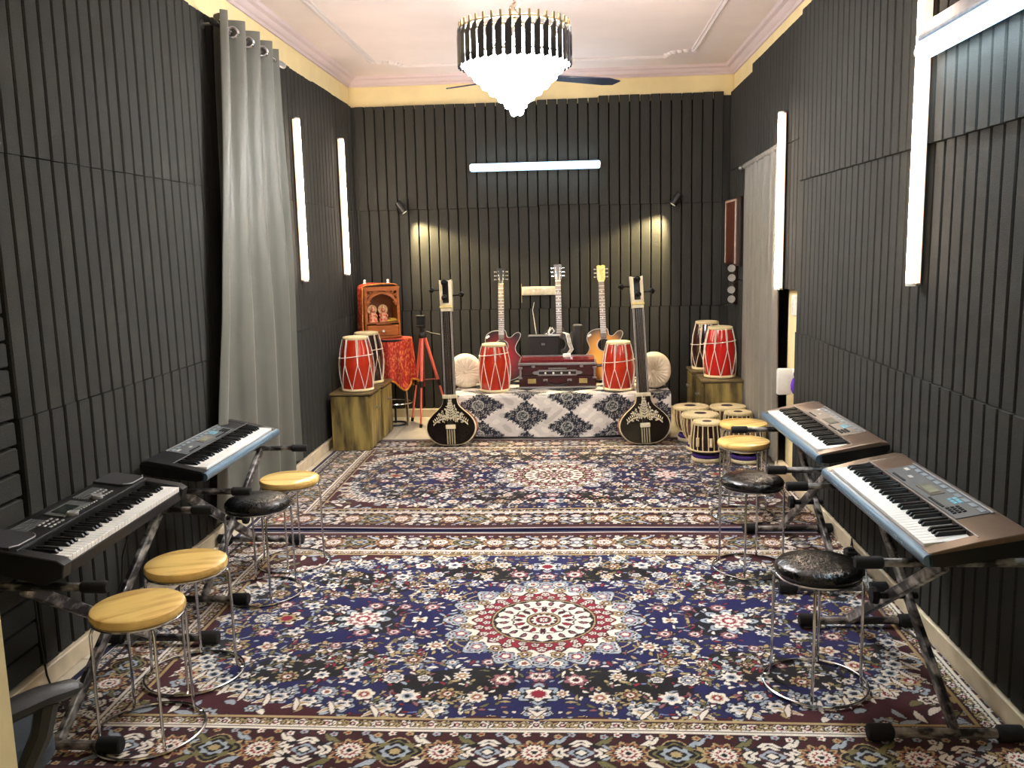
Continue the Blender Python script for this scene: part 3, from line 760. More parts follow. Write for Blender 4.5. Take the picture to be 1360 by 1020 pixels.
# ------------------------------------------------------------------ stools
def make_stool(kind, label):
    t = thing('stool', label, 'stool', (0, 0, 0), (0, 0, 0))
    if kind == 'wood':
        b = B(); lathe(b, [(0, .394), (.140, .394), (.1515, .398), (.1555, .405), (.1555, .415), (.152, .422), (.146, .425), (.08, .425), (0, .425)], 56); obj('seat', b, PINE, t)
    else:
        b = B(); lathe(b, [(0, .392), (.13, .391), (.150, .396), (.1565, .408), (.154, .420), (.143, .431), (.118, .439), (.07, .444), (0, .446)], 56); obj('cushion', b, LEATH, t)
    b = B(); lathe(b, [(.128, .388), (.146, .388), (.149, .392), (.146, .396), (.128, .396)], 48, cap=False); tube(b, circle(.149, 48, .391), .0045, 6, closed=True); obj('seat_rim', b, CHROME, t)
    for k in range(4):
        a = k * PI / 2
        pr = [(.09, .385), (.138, .385), (.150, .380), (.157, .366), (.158, .10), (.160, .04), (.165, .018), (.176, .008), (.186, .006)]
        b = B(); tube(b, [(r * math.cos(a), r * math.sin(a), z) for r, z in pr], .0055, 8); obj('leg', b, CHROME, t)
    b = B(); tube(b, circle(.188, 64, .006), .0055, 8, closed=True); obj('floor_ring', b, CHROME, t)
    FS = .907                                        # slim child-size seats: shrink the plan, keep the height
    for c in kids(t):
        for v in c.data.vertices: v.co.x *= FS; v.co.y *= FS
    return t
ZR = 0.010                                          # rug surface
s = make_stool('wood', 'honey pine stool nearest the office chair, in front of the round-speaker keyboard'); s.location = (-1.351, 2.528, ZR); s.rotation_euler = (0, 0, 0.75)
s['group'] = 'round stools'
def stool_copy(src, x, y, rz, label): return dup(src, (x, y, ZR), (0, 0, rz), label, 'round stools')
stool_copy(s, -1.366, 2.912, 0.25, 'honey pine stool partly behind the nearest pine stool on the side with the tall curtain')
stool_copy(s, -1.360, 4.06, 0.1, 'honey pine stool behind the black cushioned stool beside the tall curtain')
stool_copy(s, 0.930, 4.80, 0.35, 'honey pine stool overlapping the tablas, in front of another pine stool')
stool_copy(s, 1.022, 5.30, 0.5, 'honey pine stool farthest back, touching the tablas')
k = make_stool('black', 'black cushioned chrome stool in front of the blue edged keyboard near the tall curtain'); k.location = (-1.378, 3.67, ZR); k.rotation_euler = (0, 0, 0.55); k['group'] = 'round stools'
stool_copy(k, 0.812, 2.886, 1.25, 'wrinkled black cushioned stool nearest the doorway, before the front bronze keyboard')
stool_copy(k, 0.814, 3.99, 1.2, 'black cushioned stool standing across the rug seam, before the rear bronze keyboard')

# ------------------------------------------------------------------ keyboards (local x along the keys, y to the back)
CASE_B = mat('matte_black_case', (13, 13, 14), 0.5, var=.12, scale=200, bump=.08, bscale=400)
CASE_D = mat('dark_grey_case', (30, 31, 33), 0.4, var=.06)
CASE_Z = mat('bronze_grey_case', (126, 106, 90), 0.30, 0.45, var=.05)
BLUEE = mat('blue_grey_front_rail', (96, 122, 142), 0.28, 0.35, var=.05)
PANEL_D = mat('control_panel_grey', (88, 92, 94), 0.4, var=.05)
PANEL_Z = mat('control_panel_bronze', (140, 130, 118), 0.36, 0.2, var=.05)
LCD = mat('lcd_screen', (150, 150, 132), 0.2)
LCDB = mat('blue_label_print', (112, 176, 198), 0.4)
MESHB = mat('speaker_mesh', (30, 30, 32), 0.6, var=.5, scale=500, bump=.6, bscale=700)
SILV = mat('silver_trim', (176, 176, 178), 0.3, 0.8, var=.04)
def keys(t, L, y0, z, depth, nw=36):
    w_ = L / nw; me = bl = None
    for i in range(nw):
        if me is None:
            b = B(); box(b, (0, depth / 2, -.009), (w_ - .0012, depth, .018), .0012); o = obj('white_key', b, IVORY, t); me = o.data
        else: o = obj('white_key', me, None, t)
        o.location = (-L / 2 + w_ * (i + .5), y0, z)
    for i in range(nw - 1):
        if i % 7 in (2, 6): continue
        if bl is None:
            b = B(); prism(b, [(.0, -.004), (.0, .004), (.008, .0115), (depth * .63, .0115), (depth * .63, -.004)], -.0058, .0058, Matrix(((0, 0, 1, 0), (1, 0, 0, 0), (0, 1, 0, 0), (0, 0, 0, 1))), bev=.0012)
            o = obj('black_key', b, BLACKG, t); bl = o.data
        else: o = obj('black_key', bl, None, t)
        o.location = (-L / 2 + w_ * (i + 1), y0 + depth * .37, z)

def make_casio_style(name, label, L, D, case, panel, loc, rot):
    t = thing(name, label, 'keyboard', loc, rot, 'keyboards on stands')
    yk0, kd = .020, .135
    # body with key well
    prof = [(0.014, -.004), (0.014, .028), (yk0 + .002, .030), (yk0 + .002, .022), (yk0 + kd + .003, .022), (yk0 + kd + .003, .050), (D - .03, .060), (D, .052), (D + .004, .028), (D - .02, .0), (.05, -.012)]
    KL = L * .885; M = Matrix(((0, 0, 1, 0), (1, 0, 0, 0), (0, 1, 0, 0), (0, 0, 0, 1)))
    b = B(); prism(b, prof, -L / 2 + .03, L / 2 - .03, M); obj('body', b, case, t)
    pe = [(0.014, -.004), (0.012, .030), (.05, .036), (yk0 + kd + .003, .0515), (D - .03, .0615), (D, .054), (D + .004, .028), (D - .02, .0), (.05, -.012)]
    pl_ = [(.05, -.013), (.014, -.005), (.014, .016), (D + .003, .026), (D + .005, .020), (D - .02, -.001)]
    for sx in (-1, 1):
        a, c2 = sorted((sx * (L / 2 - .002), sx * KL / 2 + sx * .002))
        b = B(); prism(b, pe, a, c2, M, bev=.002); obj('end_cheek', b, case, t)
        a, c2 = sorted((sx * L / 2, sx * (L / 2 - .006)))
        b = B(); prism(b, [(.045, -.012), (.012, -.004), (.010, .024), (D + .003, .046), (D + .003, .026), (D - .02, -.001)], a, c2, M); obj('side_panel', b, BLACK, t)
    # rounded front rail
    fr = [(0.018, -.006)] + [(.010 - .016 * math.sin(PI * i / 8), .010 - .018 * math.cos(PI * i / 8)) for i in range(9)] + [(.020, .029), (.020, -.006)]
    b = B(); prism(b, fr, -L / 2, L / 2, M); obj('front_rail', b, BLUEE, t)
    for i in range(24):
        pass
    b = B()
    for i in range(46):
        x = -L * .36 + i * L * .72 / 45
        box(b, (x, -.0062, .013), (.006, .0012, .007))
    obj('rail_lettering', b, mat('pale_rail_print', (150, 178, 194), 0.5), t, kind='stuff')
    keys(t, KL, yk0, .040, kd)
    # control panel
    sl = math.atan2(.010, D - .03 - yk0 - kd); y0 = yk0 + kd
    def onp(x, yy): return (x, yy, .0505 + (yy - y0 - .003) * math.tan(sl))
    pd = D - y0 - .045
    b = B(); c2 = onp(.0, y0 + .012 + pd / 2); box(b, (c2[0], c2[1], c2[2] + .001), (L * .60, pd, .003), .001, (sl, 0, 0)); cp = obj('control_panel', b, panel, t)
    c2 = onp(0.0, y0 + .012 + pd * .42)
    b = B(); box(b, (c2[0], c2[1], c2[2] + .003), (L * .125, pd * .46, .004), .001, (sl, 0, 0)); obj('screen_bezel', b, mat('screen_bezel', (92, 84, 74), 0.35), t)
    b = B(); box(b, (c2[0], c2[1], c2[2] + .0055), (L * .085, pd * .32, .002), .0005, (sl, 0, 0)); obj('screen', b, LCD, t)
    # blue tone list row along the back and bars
    b = B()
    for i in range(11):
        x = -L * .27 + i * L * .054; c2 = onp(x, y0 + .012 + pd * .86); box(b, (c2[0], c2[1], c2[2] + .003), (L * .036, pd * .16, .0025), .0005, (sl, 0, 0.0))
    obj('tone_list', b, mat('blue_grey_print', (128, 140, 148), 0.45), t, kind='stuff')
    b = B()
    for i in range(3):
        for j in range(2):
            c2 = onp(L * .115 + .012 + i * .02, y0 + .012 + pd * (.52 + .16 * j)); box(b, (c2[0], c2[1], c2[2] + .003), (.017, pd * .12, .0025), .0005, (sl, 0, 0))
    obj('blue_label', b, LCDB, t)
    for i in range(4):
        for j in range(3):
            c2 = onp(L * .205 + i * .016, y0 + .012 + pd * (.14 + .15 * j)); b = B(); box(b, (c2[0], c2[1], c2[2] + .0045), (.010, .010, .005), .0012, (sl, 0, 0)); obj('button', b, BLACK, t)
    b = B()
    for i in range(8):
        for xx in (-L * .24, L * .08):
            c2 = onp(xx + i * .0135, y0 + .012 + pd * .10); box(b, (c2[0], c2[1], c2[2] + .004), (.010, .008, .004), .001, (sl, 0, 0))
    obj('button_row', b, BLACK, t, kind='stuff')
    for xx, yy, q in ((-L * .26, .62, .06), (-L * .17, .42, .05)):
        c2 = onp(xx, y0 + .012 + pd * yy); b = B(); box(b, (c2[0], c2[1], c2[2] + .003), (q * .55, pd * .13, .0025), .0005, (sl, 0, 0)); obj('logo_print', b, mat('pale_print', (196, 194, 188), .5), t)
    b = B(); c2 = onp(0, D - .028); box(b, (0, c2[1], c2[2] + .0035), (L * .62, .010, .005), .002); obj('music_rest_slot', b, mat('grey_slot', (120, 120, 120), .4), t)
    b = B(); tube(b, [(-L / 2 + .03, yk0 + kd + .004, .0525), (L / 2 - .03, yk0 + kd + .004, .0525)], .0016, 6); obj('key_well_trim', b, SILV, t)
    return t
def Eul(yaw, pl_, pd_):
    X = Vector((math.cos(yaw) * math.cos(pl_), math.sin(yaw) * math.cos(pl_), math.sin(pl_)))
    Yv = Vector((-math.sin(yaw), math.cos(yaw), 0)); Yv = (Yv - X * X.dot(Yv)).normalized(); Zv = X.cross(Yv)
    Y2 = Yv * math.cos(pd_) + Zv * math.sin(pd_); Z2 = X.cross(Y2)
    return Matrix((X, Y2, Z2)).transposed().to_euler()
KB = dict(L1=((-1.480, 2.792, .600), (1.5803, .0, .06), .862, .300), L2=((-1.552, 4.03, .555), (1.5677, .0, .085), .936, .288),
          R1=((.959, 2.885, .612), (-1.5604, .0, .10), .965, .300), R2=((1.004, 4.156, .592), (-1.5477, -.004, .08), .966, .295))
make_casio_style('electronic_keyboard', 'bronze grey electronic keyboard nearest the doorway, by the crossing wall lights', KB['R1'][2], KB['R1'][3], CASE_Z, PANEL_D, KB['R1'][0], Eul(*KB['R1'][1]))
make_casio_style('electronic_keyboard', 'bronze grey electronic keyboard standing beside the white power adapter box', KB['R2'][2], KB['R2'][3], CASE_Z, PANEL_Z, KB['R2'][0], Eul(*KB['R2'][1]))
make_casio_style('electronic_keyboard', 'dark grey electronic keyboard with blue front rail below the tall curtain', KB['L2'][2], KB['L2'][3], CASE_D, PANEL_D, KB['L2'][0], Eul(*KB['L2'][1]))

def make_black_keyboard(loc, rot, L, D):
    t = thing('electronic_keyboard', 'all black electronic keyboard with two rounded corner speakers nearest the office chair', 'keyboard', loc, rot, 'keyboards on stands')
    M = Matrix(((0, 0, 1, 0), (1, 0, 0, 0), (0, 1, 0, 0), (0, 0, 0, 1))); KL = L * .885; yk0, kd = .010, .120
    b = B(); prism(b, [(0.006, -.02), (.006, .012), (yk0 + kd + .012, .012), (yk0 + kd + .012, .048), (D - .02, .058), (D, .050), (D, .0), (.06, -.045)], -L / 2 + .028, L / 2 - .028, M, bev=.002); obj('body', b, CASE_B, t)
    for sx in (-1, 1):
        a, c2 = sorted((sx * L / 2, sx * (KL / 2 + .002)))
        b = B(); prism(b, [(0.004, -.02), (-.002, .020), (.02, .033), (yk0 + kd, .046), (D - .02, .060), (D + .003, .05), (D + .003, .0), (.06, -.047)], a, c2, M, bev=.003); obj('end_cheek', b, CASE_B, t)
    keys(t, KL, yk0, .030, kd)
    sl = math.atan2(.010, D - .02 - yk0 - kd); y0 = yk0 + kd + .012; pd = D - .02 - y0
    def onp(x, f): yy = y0 + pd * f; return (x, yy, .0485 + pd * f * math.tan(sl))
    b = B(); tube(b, [onp(-L / 2 + .02, .06), onp(L / 2 - .02, .06)], .0022, 6); obj('ridge', b, mat('ridged_black', (38, 38, 39), .5), t)
    for sx in (-1, 1):                                   # corner speakers
        cx = L * .395; out = []
        for i in range(9): a = PI + PI / 2 * i / 8; out.append((cx - .025 + .04 * math.cos(a), y0 + pd * .10 + .05 + .05 * math.sin(a)))
        out += [(cx + .050, y0 + pd * .10), (cx + .075, y0 + pd * .20), (cx + .078, D - .012), (cx - .065, D - .012)]
        if sx < 0: out = [(-q[0], q[1]) for q in out]
        Ms = Matrix.Translation((0, 0, .0488 - y0 * math.tan(sl))) @ Matrix.Shear('XY', 4, (0, 0)) 
        Ms = Matrix(((1, 0, 0, 0), (0, 1, 0, 0), (0, math.tan(sl), 1, .0485 - y0 * math.tan(sl)), (0, 0, 0, 1)))
        b = B(); prism(b, out, -.002, .0085, Ms, bev=.0015); sp = obj('speaker_grille', b, MESHB, t)
        ee = [Ms @ Vector((q[0], q[1], .009)) for q in out[3:11]]
        b = B(); tube(b, ee, .0026, 6); obj('silver_edge', b, SILV, sp)
    c2 = onp(-.02, .55); b = B(); box(b, (c2[0], c2[1], c2[2] + .002), (.165, pd * .50, .004), .001, (sl, 0, 0)); obj('screen_frame', b, mat('grey_screen_frame', (84, 88, 84), .35), t)
    b = B(); box(b, (c2[0] - .012, c2[1], c2[2] + .0045), (.09, pd * .34, .002), .0005, (sl, 0, 0)); obj('screen', b, mat('dark_lcd', (44, 50, 46), .15), t)
    for xx in (-.075, .115):
        c2 = onp(xx + .01, .24 if xx < 0 else .36); b = B()
        lathe(b, [(0, .012), (.016, .012), (.019, .008), (.019, 0), (0, 0)], 24, T(c2)); obj('dial', b, mat('grey_dial', (150, 150, 148), .4), t)
    b = B()
    for i in range(9): c2 = onp(-.045 + i * .0165, .24); box(b, (c2[0], c2[1], c2[2] + .003), (.011, .006, .004), .001, (sl, 0, 0))
    for i in range(4):
        for j in range(3):
            c2 = onp(.15 + i * .019, .30 + .15 * j); box(b, (c2[0], c2[1], c2[2] + .003), (.012, .008, .004), .001, (sl, 0, 0))
            c2 = onp(-.20 + i * .022, .20 + .14 * j); box(b, (c2[0], c2[1], c2[2] + .003), (.014, .007, .004), .001, (sl, 0, 0))
    obj('button_row', b, mat('pale_grey_buttons', (170, 170, 168), .5), t, kind='stuff')
    b = B()
    for sx in (-.22, .16):
        for j in range(6): c2 = onp(sx, .52 + .07 * j); box(b, (c2[0], c2[1], c2[2] + .0015), (.14, .004, .003), 0, (sl, 0, 0))
    obj('voice_list', b, mat('dark_grey_print', (92, 92, 90), .5), t, kind='stuff')
    return t
make_black_keyboard(KB['L1'][0], Eul(*KB['L1'][1]), KB['L1'][2], KB['L1'][3])

# ------------------------------------------------------------------ crossed keyboard stands
def make_stand(label, loc, rz, H, yf, sp=.405, arm0=-.19, arm1=.27):
    """local x along the keyboard, local y from the player to the wall"""
    t = thing('keyboard_stand', label, 'stand', loc, (0, 0, rz), 'crossed keyboard stands')
    for k, sx in enumerate((-1, 1)):
        b = B(); tube(b, [(sx * sp, -.225, .024), (sx * sp, .210, .0265)], .0148, 10); f_ = obj('foot_bar', b, WRAP, t)
        for sy in (-1, 1):
            b = B(); tube(b, [(sx * sp, sy * .150, .0265), (sx * sp, sy * .156, .0265), (sx * sp, sy * .222, .0265), (sx * sp, sy * .226, .0265)], [.017, .0255, .0255, .020], 12); obj('foot_cap', b, RUBBER, f_)
        b = B(); tube(b, [(sx * (sp + .01), arm0 + .06, H), (sx * (sp + .01), arm1, H)], .0135, 10); a_ = obj('support_arm', b, WRAP, t)
        b = B(); tube(b, [(sx * (sp + .01), arm0, H), (sx * (sp + .01), arm0 + .006, H), (sx * (sp + .01), arm0 + .075, H), (sx * (sp + .01), arm0 + .08, H)], [.015, .019, .019, .015], 12); obj('arm_grip', b, RUBBER, a_)
        b = B(); tube(b, [(sx * (sp + .01), arm0 + .075, H), (sx * (sp + .01), arm0 + .15, H)], .0115, 12); obj('arm_sleeve', b, STEEL if loc[0] > 0 and k == 1 else BLACK, a_)
        off = .028 * (1 if k else -1)
        p0, p1 = Vector((sx * sp, off, .035)), Vector((-sx * (sp + .005), off, H - .008)); dd = p1 - p0
        q = dd.to_track_quat('Z', 'Y').to_euler()
        b = B(); vs = box(b, (0, 0, 0), (.022, .040, dd.length), .004); M = T((p0 + p1) / 2, q)
        for v in vs: v.co = M @ v.co
        obj('leg', b, WRAP, t)
    b = B(); tube(b, [(0, -.07, H / 2 + .012), (0, .06, H / 2 + .012)], .012, 10); lathe(b, [(0, 0), (.028, 0), (.032, .008), (.028, .022), (0, .024)], 8, T((0, -.072, H / 2 + .012), (PI / 2, 0, 0))); obj('pivot_knob', b, RUBBER, t)
    return t
make_stand('marbled black crossed stand under the all black keyboard', (-1.60, 2.78, ZR), PI / 2, .533, 0, .375, -.235, .22)
make_stand('marbled black crossed stand under the dark grey keyboard', (-1.62, 3.93, ZR), PI / 2, .505, 0, .395, -.27, .20)
make_stand('marbled black crossed stand under the nearest bronze keyboard', (1.10, 2.945, ZR), -PI / 2, .562, 0, .405, -.285, .20)
make_stand('marbled black crossed stand under the bronze keyboard by the adapter box', (1.10, 4.09, ZR), -PI / 2, .545, 0, .405, -.29, .20)

# ------------------------------------------------------------------ small wooden cabinets
def cabinet(label, x0, x1, y0, y1, H, door_side):
    t = thing('cabinet', label, 'cabinet', ((x0 + x1) / 2, (y0 + y1) / 2, ZR if y0 < 6.8 else .001), (0, 0, 0), 'small streaked wood cabinets')
    w_, d_ = x1 - x0, y1 - y0; s = door_side
    b = B(); box(b, (-s * .010, 0, (H - .018) / 2), (w_ - .020, d_ - .004, H - .018), .002); obj('body', b, CABW, t)
    b = B(); box(b, (0, 0, H - .009), (w_ + .012, d_ + .012, .018), .003); tp = obj('top', b, CABT, t)
    b = B(); box(b, (0, 0, H - .021), (w_ + .002, d_ + .002, .006)); obj('top_edge', b, BLACK, tp)
    for sy in (-1, 1):
        b = B(); box(b, (s * (w_ / 2 - .009), sy * d_ / 4, (H - .03) / 2 + .006), (.017, d_ / 2 - .006, H - .05), .003); dr = obj('door', b, CABW, t)
        b = B(); lathe(b, [(0, 0), (.005, 0), (.005, .012), (.011, .016), (.011, .022), (0, .026)], 12, T((s * w_ / 2, -sy * -.03 * -1 * -1, H * .7), (0, s * PI / 2, 0))); obj('knob', b, STEEL, dr)
    return t
cabinet('front streaked wood cabinet carrying the red dholak beside the shrine', -1.81, -1.505, 6.45, 6.80, .44, 1)
cabinet('rear streaked wood cabinet carrying the dark dholak beside the shrine', -1.81, -1.505, 6.88, 7.24, .44, 1)
cabinet('front streaked wood cabinet carrying the red dholak behind the tablas', 1.005, 1.315, 6.86, 7.20, .452, -1)
cabinet('rear streaked wood cabinet carrying the dark dholak in the far corner', .985, 1.30, 7.28, 7.60, .462, -1)

# ------------------------------------------------------------------ dholaks
def make_dholak(label, R, H, shell, loc, rz, lean=0.0, k_cord=.36, rt=.69):
    t = thing('dholak', label, 'drum', loc, (0, 0, rz), 'standing dholaks')
    def rad(z):
        u = z / H; s_ = (.905 + .095 * math.sin(PI / 2 * u / .42)) if u < .42 else (rt + (1 - rt) * math.cos(PI / 2 * ((u - .42) / .58) ** 1.15)); return R * s_
    def rad_old(z): u = z / H; return R * (rt + (1 - rt) * math.sin(PI * min(1, max(0, (u * .92 + .06)))) ** .9) if u < .5 else R * (rt * .94 + (1 - rt * .94) * math.sin(PI * min(1, (u * .92 + .06))) ** .9)
    prof = [(0, .004)] + [(rad(z) - .004, z) for z in np.linspace(.004, H - .004, 22)] + [(0, H - .004)]
    b = B(); lathe(b, prof, 40); obj('shell', b, shell, t)
    for z, nm in ((0, 0), (H, 1)):
        r = rad(z if z else .001) + .004; b = B()
        pr = [(0, -.004), (r - .01, -.005), (r + .003, -.002), (r + .005, .006), (r, .016), (r - .006, .016)] if not nm else [(r - .006, -.018), (r, -.018), (r + .005, -.006), (r + .003, .002), (r - .008, .005), (r - .014, .002), (0, .0025)]
        lathe(b, pr, 40, Matrix.Translation((0, 0, z + (.005 if not nm else -.001))), cap=False); obj('skin', b, SKIN, t)
    n = 8; b = B()
    def pt(a, z, o=.004): return ((rad(z) + o) * math.cos(a), (rad(z) + o) * math.sin(a), z)
    zc = H * (1 - k_cord - .12)
    for k in range(n):
        a = 2 * PI * k / n; h = PI / n
        for da in (-.045, .045): tube(b, [pt(a + da, H - .012, .006), pt(a + da * .9, (H + zc) / 2), pt(a + da * .3, zc)], .0032, 5)
        for sg in (-1, 1): tube(b, [pt(a + sg * h * q, zc + (.014 - zc) * q) for q in (0, .25, .5, .75, 1)], .0032, 5)
    obj('tension_rope', b, ROPE, t)
    b = B(); kk = [pt(2 * PI * i / 36, H * (1 - k_cord) + .035 * math.sin(2 * PI * i / 36 + 2 + rz) * H, .007) for i in range(36)]
    tube(b, kk, .0032, 6, closed=True); obj('waist_cord', b, ROPE, t)
    return t
make_dholak('red dholak on the front cabinet beside the shrine', .128, .408, REDW, (-1.635, 6.60, .452), .3)
make_dholak('dark dholak with white ropes behind the red one near the shrine', .128, .408, DARKDRUM, (-1.655, 7.05, .443), .1)
make_dholak('red dholak on the platform between the bolster and the harmonium, before the dark red guitar', .127, .382, REDW, (-.625, 7.07, .358), .15, k_cord=.22)
make_dholak('red dholak on the platform before the sunburst guitar', .127, .386, REDW, (.372, 7.07, .358), .5, k_cord=.40)
make_dholak('bright red dholak on the cabinet behind the tablas', .126, .395, REDW2, (1.165, 7.03, .457), .3, k_cord=.30)
make_dholak('dark dholak with white ropes in the far corner by the short curtain', .126, .395, DARKDRUM, (1.125, 7.44, .465), .2, k_cord=.45)

# ------------------------------------------------------------------ tablas
def make_tabla(label, big, loc, rz, cradle=True, tilt=(0, 0)):
    t = thing('tabla', label, 'drum', loc, (tilt[0], tilt[1], rz), 'tablas by the cabinets')
    if big: R, H = .132, .235; body = [(0, .0), (.05, .003), (.085, .025), (.113, .07), (.127, .13), (.129, .18), (.120, .225)]; H = .213; body = [(r, z * .213 / .235) for r, z in body]
    else: R, H = .096, .25; body = [(0, .0), (.085, .0), (.104, .012), (.107, .06), (.104, .13), (.097, .20), (.090, .242)]; H = .222; body = [(r, z * .222 / .25) for r, z in body]
    z0 = .055 if cradle else .004
    b = B(); lathe(b, [(r, z + z0) for r, z in body], 36); obj('body', b, BRASSD if big else DARKDRUM, t)
    tp = z0 + H; b = B(); lathe(b, [(R - .008, tp - .022), (R + .001, tp - .018), (R + .004, tp - .006), (R, tp + .003), (R - .012, tp + .004), (R - .02, tp + .001)], 40, cap=False); obj('head_rim', b, SKINR, t)
    b = B(); lathe(b, [(R - .008, tp), (R - .018, tp + .0015), (0, tp + .002)], 36, cap=False); obj('drum_head', b, SKIN, t)
    sr = R * .34; oy = R * .20 if big else 0
    b = B(); lathe(b, [(sr, 0), (sr * .9, .0018), (0, .0026)], 24, T((0, oy, tp + .0018)), cap=False); obj('tuning_spot', b, SYAHI, t)
    n = 22 if big else 18; b = B()
    bz = z0 + .03
    def rr(z):
        for (r0, za), (r1, zb) in zip(body, body[1:]):
            if za + z0 <= z <= zb + z0: return r0 + (r1 - r0) * (z - za - z0) / max(1e-6, zb - za)
        return body[-1][0]
    for k in range(n):
        a = 2 * PI * k / n; pts = [((R + .001) * math.cos(a), (R + .001) * math.sin(a), tp - .010)]
        for q in (.08, .3, .55, .8, 1.0):
            z = tp - .02 + (bz - tp + .02) * q; r = max(rr(z) + .005, 0.03); aa = a + .05 * q; pts.append((r * math.cos(aa), r * math.sin(aa), z))
        tube(b, pts, .0042, 5)
    obj('straps', b, STRAP, t)
    b = B(); tube(b, circle(rr(bz) + .006, 30, bz), .006, 6, closed=True); obj('bottom_hoop', b, STRAP, t)
    if not big:
        for k in range(8):
            a = 2 * PI * k / 8; r = rr(z0 + .10) + .014; b = B()
            tube(b, [(r * math.cos(a), r * math.sin(a), z0 + .065), (r * math.cos(a), r * math.sin(a), z0 + .125)], .011, 8); obj('tuning_peg', b, STRAP, t)
    if cradle:
        rc = .085 if big else .088
        b = B(); tube(b, circle(rc, 36, .016), .0165, 10, closed=True); obj('cradle_base', b, RINGC, t)
        b = B(); tube(b, circle(rc - .004, 36, .044), .0165, 10, closed=True); obj('cradle_ring', b, PURP, t)
    return t
make_tabla('broad tabla bass drum next to the standing tanpura, rearmost by the cloth', True, (.903, 6.715, ZR), .2, True)
make_tabla('broad tabla bass drum on a purple ring, between the rearmost and the small drum', True, (.925, 6.40, ZR), -.2, True)
make_tabla('small narrow tabla with cream straps on a purple ring, foremost of the drums', False, (.925, 6.075, ZR), .1, True)
make_tabla('broad tabla bass drum in front of the wooden cabinet by the short curtain', True, (1.175, 6.70, ZR), .1, True)
make_tabla('small tabla half hidden between the broad drums near the short curtain', False, (1.20, 6.42, ZR), .3, True)
make_tabla('broad tabla bass drum mostly hidden behind the pine stools', True, (1.175, 6.02, ZR), .2, True)
